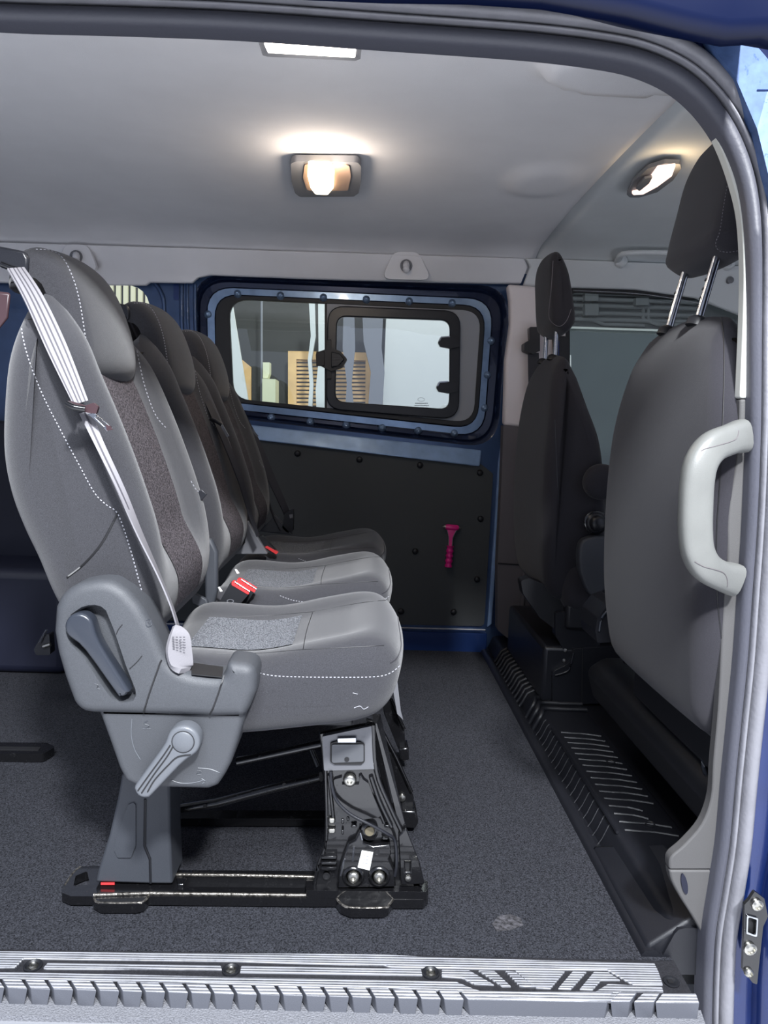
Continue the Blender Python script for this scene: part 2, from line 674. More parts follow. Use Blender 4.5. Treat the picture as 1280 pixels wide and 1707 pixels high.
def tubes_vf(path, r, seg=10, up=Vector((0, 0, 1)), flat=1.0, closed=False):
    P = [Vector(p) for p in path]
    V, F = [], []
    n = len(P)
    for i, p in enumerate(P):
        if closed:
            t = P[(i + 1) % n] - P[i - 1]
        else:
            t = P[min(i + 1, n - 1)] - P[max(i - 1, 0)]
        s, u = frame_of(t, up)
        rr = r[i] if isinstance(r, (list, tuple)) else r
        for k in range(seg):
            a = 2 * math.pi * k / seg
            V.append(p + s * math.cos(a) * rr + u * math.sin(a) * rr * flat)
    for i in range(n if closed else n - 1):
        for k in range(seg):
            a = i * seg + k
            b = i * seg + (k + 1) % seg
            c = ((i + 1) % n) * seg
            F.append((a, b, c + (k + 1) % seg, c + k))
    if not closed:
        F.append(tuple(range(seg)))
        F.append(tuple((n - 1) * seg + k for k in range(seg)))
    return V, F


def tube(name, path, r, m, parent=None, seg=10, sm=0, up=Vector((0, 0, 1)), flat=1.0):
    if sm:
        path = catmull(path, sm, closed=False)
    V, F = tubes_vf(path, r, seg, up, flat)
    return mk(name, V, F, m, parent)


def lathe(name, c, axis, prof, m, parent=None, seg=20):
    """prof = [(distance along axis, radius)]"""
    c = Vector(c)
    ax = Vector(axis).normalized()
    s, u = frame_of(ax)
    V, F = [], []
    for d, r in prof:
        for k in range(seg):
            a = 2 * math.pi * k / seg
            V.append(c + ax * d + (s * math.cos(a) + u * math.sin(a)) * max(r, 1e-5))
    for i in range(len(prof) - 1):
        for k in range(seg):
            a = i * seg + k
            b = i * seg + (k + 1) % seg
            F.append((a, b, b + seg, a + seg))
    F.append(tuple(range(seg)))
    F.append(tuple((len(prof) - 1) * seg + k for k in range(seg)))
    return mk(name, V, F, m, parent)


def ribbon(name, rows, th, m, parent=None, sm=0, cols=4):
    """strap: rows of (left point, right point)"""
    L = [Vector(a) for a, b in rows]
    R = [Vector(b) for a, b in rows]
    if sm:
        L = catmull(L, sm, closed=False)
        R = catmull(R, sm, closed=False)
    V, F = [], []
    n = len(L)
    for i in range(n):
        t = (L[min(i + 1, n - 1)] - L[max(i - 1, 0)])
        w = R[i] - L[i]
        nn = t.cross(w)
        nn = nn.normalized() if nn.length > 1e-12 else Vector((0, 1, 0))
        for sd in (-1, 1):
            for c in range(cols + 1):
                V.append(L[i] + w * c / cols + nn * th / 2 * sd)
    S = 2 * (cols + 1)
    for i in range(n - 1):
        for c in range(cols):
            a = i * S + c
            F.append((a, a + 1, a + 1 + S, a + S))
            a += cols + 1
            F.append((a, a + S, a + 1 + S, a + 1))
        F.append((i * S, i * S + S, i * S + S + cols + 1, i * S + cols + 1))
        F.append((i * S + cols, i * S + 2 * cols + 1, i * S + S + 2 * cols + 1, i * S + S + cols))
    F.append(tuple([c for c in range(cols + 1)] + [cols + 1 + c for c in range(cols, -1, -1)]))
    b0 = (n - 1) * S
    F.append(tuple([b0 + c for c in range(cols + 1)] + [b0 + cols + 1 + c for c in range(cols, -1, -1)]))
    return mk(name, V, F, m, parent)


def merge(parts):
    V, F = [], []
    for v, f in parts:
        k = len(V)
        V += list(v)
        F += [tuple(i + k for i in q) for q in f]
    return V, F


def bvh_of(o):
    org = _origin(o) if o.parent else ORG[o.name]
    me = o.data
    return BVHTree.FromPolygons([v.co + org for v in me.vertices], [p.vertices[:] for p in me.polygons])


def ray_on(tree, px, py):
    c = Vector((px - CX, py - CY, FPX))
    d = Vector((c.dot(_ex), c.dot(_ey), c.dot(_ez))).normalized()
    return tree.ray_cast(CAM, d)[:2]


def seam(name, target, paths, parent, m, step=6.4, dash=3.9, rad=0.0009, solid=False):
    """stitches laid on the cloth: every dash sits on the surface of target"""
    tree = bvh_of(target)
    parts = []
    for path in paths:
        P = catmull([(a, b, 0) for a, b in path], 12, closed=False)
        L = sum((b - a).length for a, b in zip(P, P[1:]))
        n = max(2, int(L / step))
        Q = resample(P, n * 4 + 1, closed=False)
        if solid:
            hp = []
            for q in Q:
                h, nn = ray_on(tree, q[0], q[1])
                if h is not None:
                    hp.append(h + nn * rad * 0.3)
            if len(hp) > 2:
                parts.append(tubes_vf(hp, rad, 5))
            continue
        for i in range(n):
            a, b = Q[i * 4], Q[min(i * 4 + int(4 * dash / step + 0.5), len(Q) - 1)]
            h1, n1 = ray_on(tree, a[0], a[1])
            h2, n2 = ray_on(tree, b[0], b[1])
            if h1 is None or h2 is None or (h1 - h2).length > 0.03:
                continue
            parts.append(tubes_vf([h1 + n1 * rad * 0.4, h2 + n2 * rad * 0.4], rad, 5))
    V, F = merge(parts)
    if not V:
        return None
    return tag(mk(name, V, F, m, parent), kind='stuff')


def dup(src, dx, name=None, label=None):
    r = src.copy()
    COL.objects.link(r)
    r.location = src.location + Vector(dx)
    ORG[r.name] = ORG.get(src.name, Vector()) + Vector(dx)
    if label:
        r['label'] = label
    for ch in list(src.children):
        c = ch.copy()
        COL.objects.link(c)
        c.parent = r
        for g in list(ch.children):
            d = g.copy()
            COL.objects.link(d)
            d.parent = c
    return r


def sstep(a, b, x):
    t = max(0.0, min(1.0, (x - a) / (b - a)))
    return t * t * (3 - 2 * t)

# ============================================================ outside: the garage around the van
struct(box('floor_garage', -7, 7, -6, 9, -0.62, -0.52, M['concrete']))
struct(box('wall_garage_back', -7, 7, 7.0, 7.15, -0.52, 3.6, M['garage_dark']))

gd = box('partition_panel', *(lambda a, b: (a[0], b[0]))(W(300, 600, Y=5.6), W(640, 600, Y=5.6)), 5.6, 5.7, -0.52, 2.2, M['dark_wall'])
tag(gd, 'dark grey garage partition seen through the left half of the side window', 'partition')
pl_ = tube('pole', [W(436, 480, Y=5.1), W(436, 1043, Y=5.1)], 0.008, M['grey_post'])
tag(pl_, 'thin grey pole in front of the dark partition outside', 'pole')
ww = pplate('white_board', [(372, 500), (386, 500), (417, 690), (417, 1054), (372, 1054)], 4.9, 0.03, M['white_wall'])
tag(ww, 'slanted white board leaning outside at the left edge of the side window', 'board')
bb = pplate('brown_board', [(399, 596), (418, 612), (418, 1046), (399, 1046)], 5.0, 0.03, M['wood'])
tag(bb, 'small brown board leaning beside the slanted white board outside', 'board')
cb = pplate('cream_box', [(437, 631), (459, 632), (459, 1046), (437, 1046)], 5.0, 0.2, M['cream'])
tag(cb, 'cream box standing by the thin pole outside the side window', 'box')
cb2 = pplate('cream_carton', [(438, 604), (449, 604), (449, 622), (446, 630.5), (438, 630.5)], 5.05, 0.1, M['cream'])
tag(cb2, 'small cream carton stacked on the cream box outside', 'box')

dr = thing('louvred_door', 'varnished wooden louvred door outside, seen through the side window', 'door', W(550, 690, Y=5.3))
pplate('door_frame', [(480, 585), (622, 588), (622, 1030), (480, 1030)], 5.3, 0.08, M['wood'], dr,
       holes=[[(494, 599), (609, 601), (609, 750), (494, 750)]])
for i in range(22):
    y = 603 + i * 6.6
    a, b = W(494, y, Y=5.32), W(609, y + 0.6, Y=5.32)
    hexa('louvre_slat', [a, b, b + Vector((0, 0.03, 0.0)), a + Vector((0, 0.03, 0.0))],
         [a + Vector((0, 0, 0.016)), b + Vector((0, 0, 0.016)), b + Vector((0, 0.03, 0.016)), a + Vector((0, 0.03, 0.016))],
         M['wood'], dr)
# vehicle/room shapes right of the door
wc = pplate('white_column', [(514, 490), (524, 490), (526, 560), (519, 600), (522, 640), (519, 700), (519, 1070), (512, 1070), (512, 700), (516, 640), (513, 600), (518, 560)], 4.7, 0.06, M['white_wall'])
tag(wc, 'thin wavy white column outside behind the window latch', 'column')
wc = pplate('white_column', [(530, 490), (552, 490), (552, 1069), (528, 1069), (528, 700), (526, 650), (531, 600)], 4.72, 0.06, M['white_wall'])
tag(wc, 'broad white column outside, right of the thin wavy one', 'column')
wc = pplate('grey_column', [(573, 500), (590, 500), (592, 580), (586, 640), (592, 700), (592, 1063), (574, 1063), (574, 700), (578, 640), (571, 580)], 4.8, 0.05, M['grey_post'])
tag(wc, 'narrow grey column outside behind the left of the sliding pane', 'column')
wc = pplate('grey_column', [(603, 500), (640, 500), (636, 580), (641, 620), (636, 700), (636, 1063), (612, 1063), (612, 700), (618, 620), (606, 570)], 4.8, 0.05, M['grey_post'])
tag(wc, 'wide grey column outside behind the middle of the sliding pane', 'column')
ws = box('wall_garage_white', W(641, 600, Y=5.0)[0], W(905, 600, Y=5.0)[0], 5.0, 5.12, -0.52, 3.2, M['white_wall'])
struct(ws)
# cream slats seen through the rear quarter window
sl = thing('slatted_screen', 'pale cream vertical slats seen through the rear quarter window', 'screen', W(215, 560, Y=4.6))
for i in range(12):
    x = 120 + i * 12.2
    pplate('slat', [(x, 400), (x + 7.6, 400), (x + 7.6, 1076), (x, 1076)], 4.6, 0.02, M['cream'], sl)

# garage ceiling run and grey-green board seen through the cab's far window
cr = thing('cable_run', 'grey conduits and junction boxes on the garage wall beyond the cab window', 'conduit', W(1000, 520, Y=6.5))
for y0, y1 in ((487, 491), (497, 501), (508, 511), (520, 523), (531, 533)):
    tube('conduit', [W(905, y0, Y=6.98), W(1160, y1 + 4, Y=6.98)], 0.02, M['grey_pipe'], cr, 8)
for pxs in (((975, 484), (998, 484), (998, 502), (975, 502)), ((975, 506), (998, 506), (998, 526), (975, 526)),
            ((1060, 496), (1082, 496), (1082, 509), (1060, 509))):
    pplate('junction_box', pxs, 6.9, 0.1, M['grey_pipe'], cr, bevel=0.005)
for x in (984, 1072, 1080):
    tube('drop_conduit', [W(x, 505, Y=6.98), W(x, 533, Y=6.98), W(x + 22, 541, Y=6.98), W(x + 90, 543, Y=6.98)], 0.018, M['grey_pipe'], cr, 8)
gb = thing('glazed_panel', 'grey green glazed panel with pale rounded rim beyond the cab window', 'panel', W(1020, 700, Y=5.5))
pplate('pane', [(930, 545, 8), (1180, 553, 8), (1180, 1018), (930, 1018)], 5.5, 0.05, M['greenboard'], gb)
pplate('rim', [(929, 543.5, 8), (1181, 551.5, 8), (1181, 831), (929, 831)], 5.49, 0.02, M['white_wall'], gb,
       holes=[[(931, 547), (1178, 555), (1178, 829), (931, 829)]])
st_ = pplate('notice', [(943, 592), (952, 592), (952, 612), (943, 610)], 5.478, 0.012, M['white'])
tag(st_, 'small white notice on the grey green panel beside the far front seat', 'notice')

# ============================================================ floor
fl = hplate('floor', [(-900, 1040), (832, 1078), (1113, 1592), (1120, 1600), (600, 1589), (-900, 1570)], 0.0, 0.03, M['carpet'])
struct(fl)
struct(box('floor_under', -2.6, 2.4, 1.13, 2.86, -0.07, -0.035, M['black']))
rb = hplate('worn_patch', [(820, 1540), (830, 1527), (850, 1524), (868, 1530), (872, 1542), (850, 1550), (828, 1552)], 0.0012, 0.001,
            mat('dusty_carpet', rgb(60, 59, 63), 0.97, var=(150, 0.9), bump=(500, 0.003)), fl)

# ============================================================ roof lining
YN, YF = 1.17, 2.765


def ceil_z(x, y):
    t = (y - (YN + YF) / 2) / ((YF - YN) / 2)
    t = max(-1, min(1, t))
    z = 1.487 - 0.030 * abs(t) ** 2.2
    if t > 0.80:
        u = (t - 0.80) / 0.20
        z -= 0.075 * (1 - math.sqrt(max(0, 1 - u * u * 0.96)))
    if t < -0.86:
        u = (-t - 0.86) / 0.14
        z -= 0.028 * u * u
    return z


def bumps(x, y, z):
    # moulded swellings of the lining: pillar root by the door, a shallow dome, coat hook boss
    a = W(1050, 135, Z=1.45)
    dx, dy = (x - a[0]) / 0.17, (y - a[1]) / 0.10
    z -= 0.020 * sstep(1.0, 0.86, math.sqrt(dx * dx + dy * dy))
    b = W(905, 305, Z=1.48)
    dx, dy = (x - b[0]) / 0.12, (y - b[1]) / 0.16
    d = math.sqrt(dx * dx + dy * dy)
    z -= 0.014 * sstep(1.0, 0.45, d)
    return z


XS = W(1000, 302, Z=1.478)[0]
print('XS', XS, W(1110, 180, Z=1.465)[0], W(890, 405, Z=1.45)[0])


def roof_grid(name, x0, x1, nx, m, dz=0.0):
    V, F = [], []
    ny = 90
    for i in range(nx + 1):
        x = x0 + (x1 - x0) * i / nx
        for j in range(ny + 1):
            t = j / ny
            y = YN + (YF - YN) * (t if t < 0.8 else 0.8 + 0.2 * math.sin((t - 0.8) / 0.2 * math.pi / 2))
            z = ceil_z(x, y) + dz
            if dz == 0:
                z = bumps(x, y, z)
            V.append((x, y, z))
    for i in range(nx):
        for j in range(ny):
            a = i * (ny + 1) + j
            F.append((a, a + 1, a + ny + 2, a + ny + 1))
    o = mk(name, V, F, m)
    s = o.modifiers.new('solid', 'SOLIDIFY')
    s.thickness = 0.012
    s.offset = 1.0
    return struct(o)


ceiling = roof_grid('ceiling', -2.4, XS, 150, M['headliner'])
ceiling_cab = roof_grid('ceiling_cab', XS + 0.004, 2.3, 30, M['headliner_cab'], dz=0.004)
struct(box('roof_skin', -2.5, 2.4, 1.08, 2.9, 1.52, 1.54, M['blue']))
# narrow plastic edge strip between lining and door seal
tube('trim_1', [(x / 10, YN + 0.004, ceil_z(0, YN) - 0.002) for x in range(-24, 9)], 0.006, M['headliner'], None, 8)['kind'] = 'structure'

# side drop of the lining on the far side
def far_drop(name, px, m, Y=2.758):
    o = struct(pplate(name, px, Y, 0.02, m, None, bevel=0.004))
    for v in o.data.vertices:      # the lining leans inwards above the windows
        zz = v.co.z + ORG[o.name][2]
        if zz > 1.36:
            v.co.y -= (zz - 1.36) * .7
    return o


far_drop('trim_2', [(-700, 385), (868, 436), (876, 448), (868, 473), (720, 470), (560, 466), (350, 458), (330, 462), (320, 471), (300, 471),
                    (250, 470), (242, 475), (120, 474), (-700, 450)], M['headliner'])
drop_cab = far_drop('trim_3', [(872, 436), (1300, 452), (1320, 540), (1240, 527), (1160, 496), (1060, 482), (960, 479), (905, 482), (872, 476), (880, 448)], M['headliner_cab'])


def hook(px, py, label, w=34, h=38, Y=2.722):
    t = thing('coat_hook', label, 'hook', W(px, py, Y=Y))
    pplate('boss', [(px - w * 1.2, py + 22, 10), (px - w * .62, py - h * .62, 16), (px + w * .62, py - h * .6, 16), (px + w * 1.25, py + 24, 10)], Y - 0.012, 0.02,
           M['headliner'], t, bevel=0.008, bseg=3)
    lathe('hook_ring', W(px, py, Y=Y - 0.012), (0, -1, 0), [(0, .022), (.006, .021), (.008, .016), (.004, .012)], M['lamp_bezel'], t)
    tube('hook_peg', [W(px, py - 3, Y=Y - 0.012), W(px, py - 1, Y=Y - 0.035), W(px, py + 5, Y=Y - 0.04), W(px, py + 7, Y=Y - 0.03)], 0.012, M['headliner'], t, 8, sm=4)
    return t


hook(677, 443, 'small grey coat hook on the moulded boss above the side window')
hook(127, 428, 'round grey coat hook behind the nearest rear headrest, on the roof edge', w=30, h=34)
hk = lathe('coat_peg', W(1212, 469, Y=2.74), (0, -1, 0), [(0, .012), (.02, .009), (.026, .012), (.03, .004)], M['lamp_bezel'])
tag(hk, 'small round peg above the cab window, right of the near front headrest', 'hook')
ck = tube('roof_clip', [W(763, 84, Z=1.447), W(773, 90, Z=1.443), W(786, 90, Z=1.443), W(794, 83, Z=1.447)], 0.004, M['headliner'])
tag(ck, 'small grey clip on the roof lining near the top door seal', 'clip')

# grab handle on the far roof edge
gh = thing('grab_handle', 'pale grey roof grab handle above the cab window', 'handle', W(1085, 430, Y=2.70))
_ct = bvh_of(ceiling_cab)
_dt = bvh_of(drop_cab)


def on_lining(px, py, k):
    hs = [h for h in (ray_on(_ct, px, py)[0], ray_on(_dt, px, py)[0]) if h is not None]
    h = min(hs, key=lambda q: (q - CAM).length) if hs else W(px, py, Y=2.7)
    return CAM + (h - CAM) * k


tube('grip', [on_lining(1030, 440, 1.0), on_lining(1031, 432, .985), on_lining(1045, 422, .975), on_lining(1130, 422, .975), on_lining(1200, 428, .975), on_lining(1212, 436, .985), on_lining(1216, 444, 1.0)],
     0.011, M['headliner_cab'], gh, 10, sm=5, flat=0.75)
for a, b in ((1034, 437), (1212, 441)):
    lathe('mount', on_lining(a, b, .999), (0, -1, 0), [(0, .022), (.02, .02), (.026, .014)], M['headliner_cab'], gh, 14)

# ============================================================ far side wall: blue steel skin
skin_out = [(880, 440), (880, 1090), (-1100, 1090), (-1100, 400)]


def rect4(TL, TR, BR, BL, r, Y, seg=6):
    q = [(lambda w: (w[0], w[2]))(W(p[0], p[1], Y=Y)) for p in (TL, TR, BR, BL)]
    return rpoly(q, r * Y / FPX, seg)


Yw = 2.80
L = [
    (rect4((321, 456), (852, 477), (828, 748), (325, 690), 52, Yw), Yw),
    (rect4((325, 460), (847, 481), (824, 744), (329, 687), 50, Yw), Yw + 0.006),
    (rect4((330, 466), (841, 487), (819, 738), (334, 683), 46, Yw), Yw + 0.028),
    (rect4((340, 474), (826, 495), (810, 730), (344, 679), 44, Yw), Yw + 0.030),
    (rect4((343, 477), (823, 498), (807, 728), (347, 677), 42, Yw), Yw + 0.018),
    (rect4((355, 488), (812, 508), (797, 716), (359, 668), 38, Yw), Yw + 0.018),
    (rect4((358, 491), (809, 511), (795, 713), (362, 665), 36, Yw), Yw + 0.030),
]
V, F = [], []
n = len(L[0][0])
for lp, Y in L:
    for p in lp:
        V.append((p[0], Y, p[1]))
for k in range(len(L) - 1):
    for i in range(n):
        a, b = k * n + i, k * n + (i + 1) % n
        F.append((a, b, b + n, a + n))
quarter = rect4((60, 474), (250, 474), (252, 640), (60, 640), 44, Yw)
lower_cut = []
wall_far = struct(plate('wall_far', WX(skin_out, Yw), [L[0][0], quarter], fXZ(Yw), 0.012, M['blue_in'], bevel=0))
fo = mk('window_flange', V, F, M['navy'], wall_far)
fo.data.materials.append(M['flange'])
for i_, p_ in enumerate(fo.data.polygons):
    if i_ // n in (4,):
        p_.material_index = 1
# rivet bumps along the flange
top = [(396 + 71.5 * i, 489.5 + i * 3.1) for i in range(6)]
bot = [(452, 696), (517, 703), (577, 708.5), (637, 713), (697, 717.5), (757, 722)]
rgt = [(818, 568), (812, 625), (807, 680)]
lft = [(347, 524)]
for i, (a, b) in enumerate(top + bot + rgt + lft):
    c = W(a, b, Y=Yw + 0.02)
    lathe('rivet', c, (0, -1, 0), [(-.004, .016), (.004, .013), (.008, .008), (.010, .004), (.0085, .001)], M['flange'], wall_far, 12)

# pressed ribs of the pillar behind the window
for i, (xa, ya, xb, yb, rr) in enumerate(((256, 468, 274, 530, .008), (303, 470, 304, 575, .008), (312, 470, 315, 580, .006), (325, 474, 327, 580, .007))):
    mid = (xa + (xb - xa) * .8, (ya + yb) / 2 - 6) if i == 0 else ((xa + xb) / 2 - 1, (ya + yb) / 2)
    tube('pillar_rib', [W(xa, ya, Y=Yw), W(*mid, Y=Yw - .004), W(xb, yb, Y=Yw), W(xb + 2, yb + 150, Y=Yw)], rr, M['blue_in'], wall_far, 8, sm=5)
pplate('pillar_slot', [(289, 473), (298, 473), (298, 500), (289, 500)], Yw - 0.003, 0.004, M['blue_dark'], wall_far, r=2)
_a = [W(330, 698, Y=Yw - .001), W(803, 750, Y=Yw - .001), W(800, 778, Y=Yw - .028), W(330, 722, Y=Yw - .028)]
_o = Vector((0, .03, 0))
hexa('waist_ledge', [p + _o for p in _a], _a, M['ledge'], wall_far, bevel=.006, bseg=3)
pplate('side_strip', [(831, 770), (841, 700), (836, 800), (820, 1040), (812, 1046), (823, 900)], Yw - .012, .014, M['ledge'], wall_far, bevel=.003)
# floor-level blue step
bs = box('trim_4', W(-900, 1060, Y=2.76)[0], W(811, 1060, Y=2.76)[0], 2.745, 2.80, -0.01, 0.072, M['blue_dark'], None, bevel=0.004)
struct(bs)
tube('step_edge', [W(-300, 1030, Y=2.745), W(668, 1046.5, Y=2.745), W(809, 1050, Y=2.745)], 0.003, M['sill_metal'], bs, 6)

# black lining board
lb = thing('side_lining', 'flat black lining board under the side window', 'panel', W(600, 1040, Y=2.78))
pplate('board', [(250, 716, 10), (800, 772, 20), (822, 790, 6), (807, 1044, 8), (250, 1034, 5)], 2.788, 0.012, M['black_trim'], lb, bevel=0.003)
for a, b in ((496, 756), (599, 766), (700, 775.5), (800, 788), (801, 865), (692, 919), (795, 966), (756, 1020), (668, 1019)):
    lathe('trim_clip', W(a, b, Y=2.786), (0, -1, 0), [(0, .012), (.004, .0115), (.008, .007), (.009, .001)], M['black'], lb, 14)

# emergency hammer
hm = thing('emergency_hammer', 'magenta emergency hammer with steel tips hung on the black lining board', 'hammer', W(748, 945, Y=2.77))
Yh = 2.77
tube('head', [W(742.5, 878.5, Y=Yh), W(746, 878.6, Y=Yh), W(761, 880, Y=Yh), W(764, 880.2, Y=Yh)], [.009, .011, .011, .009], M['hammer'], hm, 14)
for s, a in ((-1, (742.5, 878.5)), (1, (764, 880.2))):
    c = W(*a, Y=Yh)
    lathe('steel_tip', c, (s, 0, 0), [(0, .008), (.006, .006), (.012, .0015), (.013, 0)], M['zinc'], hm, 12)
pplate('shank', [(745, 883), (761, 883.5), (755, 895), (753, 911), (748, 911), (748, 895)], Yh - .006, 0.012, M['hammer'], hm, bevel=0.002)
tube('shank_edge', [W(745, 883, Y=Yh - .007), W(747.6, 896, Y=Yh - .007), W(747.6, 911, Y=Yh - .007)], .0012, M['sill_metal'], hm, 6, sm=4)
tube('shank_edge', [W(761, 883.5, Y=Yh - .007), W(755, 896, Y=Yh - .007), W(753.6, 911, Y=Yh - .007)], .0012, M['sill_metal'], hm, 6, sm=4)
gp, gr_ = [], []
for i in range(17):
    t = i / 16
    gp.append(W(750.4 - 3.2 * t, 910 + 35 * t, Y=Yh))
    gr_.append(.0125 + .0022 * math.cos(t * math.pi * 2 * 4.2))
tube('grip', gp, gr_, M['hammer'], hm, 14)

# ============================================================ side window with sliding pane
w1 = thing('window_1', 'side window', 'window', W(590, 700, Y=2.83))
del w1['label'], w1['category']
w1['kind'] = 'structure'
Yg = 2.835


def ringpl(name, o, oR, i_, iR, Y, th, m, parent, bevel=0.0015):
    return plate(name, rect4(*o, oR, Y), [rect4(*i_, iR, Y)], fXZ(Y), th, m, parent, bevel=bevel)


ringpl('rubber_frame', ((357, 490), (810, 510), (796, 714), (361, 667)), 36, ((381, 498), (802, 518), (789, 705), (389, 664)), 30, Yg - 0.012, 0.02, M['win_rubber'], w1)
pplate('fixed_pane', [(376, 496), (548, 504), (548, 690), (384, 668)], Yg, 0.004, M['glass'], w1)
# grey carrier panel round the sliding pane
carr = rpoly([(lambda w: (w[0], w[2]))(W(a, b, Y=Yg - .008)) for a, b in ((541, 503), (803, 514), (790, 706), (541, 684))], 0.02, 5)
plate('pane_carrier', carr, [rect4((562, 527), (750, 534), (749, 682), (559, 669), 16, Yg - .008)], fXZ(Yg - .008), 0.012, M['win_grey'], w1, bevel=0.002)
pplate('carrier_lip', [(541, 503), (545, 503), (545, 686), (541, 684)], Yg - .011, 0.006, M['win_rubber'], w1)
ringpl('sliding_frame', ((546, 509), (768, 518), (765, 700), (543, 682)), 28, ((562, 527), (750, 534), (749, 682), (559, 669)), 16, Yg - .026, 0.022, M['black_sat'], w1, bevel=0.004)
_sp = [W(558, 524, Y=Yg - .022), W(754, 531, Y=Yg - .022), W(753, 686, Y=Yg - .008), W(556, 672, Y=Yg - .008)]
hexa('sliding_pane', _sp, [p + Vector((0, .003, 0)) for p in _sp], M['glass_milky'], w1)
for a, b in ((748, 571), (745, 646)):
    h = pplate('pane_hinge', [(a - 18, b, 5), (a - 14, b - 9, 3), (a + 2, b - 10), (a + 18, b - 7), (a + 18, b + 7), (a + 2, b + 10), (a - 14, b + 7, 3)], Yg - .040, 0.016, M['black_sat'], w1, bevel=0.003)
    pplate('hinge_edge', [(a - 17, b - 3), (a - 13, b - 10), (a + 2, b - 11), (a + 2, b - 9), (a - 12, b - 8), (a - 15, b - 2)], Yg - .042, 0.003, M['chrome'], w1)
lk = pplate('pane_latch', [(526, 588, 6), (552, 579, 4), (568, 586, 6), (579, 599, 4), (570, 613, 6), (552, 619, 4), (527, 606, 6)], Yg - .046, 0.02, M['black'], w1, bevel=0.003)
pplate('latch_grip', [(552, 586), (566, 589), (574, 599), (565, 609), (552, 613)], Yg - .056, 0.011, M['black_sat'], w1, bevel=0.003)
for k in range(5):
    pplate('latch_rib', [(553 + k * .3, 589 + k * 5), (567 + k * .5, 591 + k * 4.2), (567 + k * .5, 592 + k * 4.2), (553 + k * .3, 590.5 + k * 5)], Yg - .0575, 0.003, M['win_rubber'], w1)
pplate('latch_block', [(527, 586), (541, 586), (541, 610), (527, 610)], Yg - .052, 0.01, M['win_rubber'], w1, bevel=0.002)
pplate('slide_rail', [(545, 566), (552, 566), (552, 632), (545, 632)], Yg - .036, 0.012, M['black'], w1, bevel=0.002)
# printed mark on the pane
mk1 = mat('etched_mark', rgb(120, 126, 132), 0.6)


def oval_vf(c, rx, rz, wd, right=Vector((1, 0, 0)), up=Vector((0, 0, 1)), n=24):
    V, F = [], []
    nn = right.cross(up)
    for i in range(n):
        a = 2 * math.pi * i / n
        for s in (0, 1):
            V.append(Vector(c) + right * math.cos(a) * (rx - wd * s) + up * math.sin(a) * (rz - wd * s) + nn * 0.0005)
    for i in range(n):
        a, b = 2 * i, 2 * ((i + 1) % n)
        F.append((a, a + 1, b + 1, b))
    return V, F


c0 = W(702, 666, Y=Yg - .0165)
V, F = oval_vf(c0, .013, .0075, .0012)
em = mk('glass_emblem', V, F, mk1, w1)
for r_, (a, b) in enumerate(((692, 712), (691, 713), (693, 706))):
    x = a
    while x < b:
        w_ = 1.2 + (x * 7 % 3) * .5
        pplate('etched_dash', [(x, 671.5 + r_ * 3.6), (x + w_, 671.6 + r_ * 3.6), (x + w_, 673.2 + r_ * 3.6), (x, 673.1 + r_ * 3.6)], Yg - .0165, .0004, mk1, em)
        x += w_ + .9
V, F = oval_vf(W(711, 679.5, Y=Yg - .0165), .0035, .0035, .0008)
mk('etched_ring', V, F, mk1, em)

# ============================================================ far pillar trims and cab door
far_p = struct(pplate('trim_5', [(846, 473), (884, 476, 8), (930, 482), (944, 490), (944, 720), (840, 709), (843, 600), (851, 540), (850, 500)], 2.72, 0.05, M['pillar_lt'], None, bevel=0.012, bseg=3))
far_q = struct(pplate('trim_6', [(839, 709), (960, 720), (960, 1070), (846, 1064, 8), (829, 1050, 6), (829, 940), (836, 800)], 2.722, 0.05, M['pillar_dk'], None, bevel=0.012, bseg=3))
tube('trim_joint', [W(830, 939, Y=2.720), W(905, 944, Y=2.720)], .0025, M['black'], far_q, 6)
tube('trim_fold', [W(872, 718, Y=2.722), W(876, 900, Y=2.722), W(868, 1045, Y=2.722)], .009, M['pillar_dk'], far_q, 8, sm=4)

cd_out = WX([(930, 430), (1400, 450), (1400, 1200), (930, 1150)], 2.78)
cd_hole = rect4((946, 482), (1330, 500), (1330, 850), (946, 800), 14, 2.78)
wall_cab = struct(plate('wall_cab_far', cd_out, [cd_hole], fXZ(2.78), 0.03, M['black'], bevel=0.002))
w2 = thing('window_2', '-', '-', W(1050, 700, Y=2.79))
del w2['label'], w2['category']
w2['kind'] = 'structure'
pplate('pane', [(940, 476), (1336, 494), (1336, 856), (940, 806)], 2.80, 0.004, M['glass_door'], w2)
ringpl('rubber_frame', ((942, 478), (1334, 496), (1334, 854), (942, 804)), 16, ((950, 487), (1326, 506), (1326, 846), (950, 796)), 14, 2.772, 0.012, M['win_rubber'], w2)
tube('bright_strip', [W(955, 484, Y=2.768), W(1040, 488, Y=2.768), W(1100, 494, Y=2.768), W(1180, 508, Y=2.768)], .002, M['chrome'], w2, 6, sm=4)
pplate('inner_post', [(922, 560), (945, 560), (945, 700), (930, 700)], 2.70, 0.02, M['black'], w2, bevel=0.004)
tube('chrome_edge', [W(931, 568, Y=2.69), W(931, 600, Y=2.69), W(936, 720, Y=2.69)], .003, M['blue'], w2, 6)

# front bulkhead/dash, rear end and floor of the cab: dark, mostly hidden
struct(box('wall_front', 2.30, 2.36, 1.1, 2.85, -0.1, 1.5, M['black']))
struct(box('wall_rear', -2.46, -2.40, 1.1, 2.85, -0.1, 1.5, M['deep_navy']))
struct(box('floor_cab', 0.66, 2.3, 1.13, 2.78, -0.03, 0.045, M['tread']))

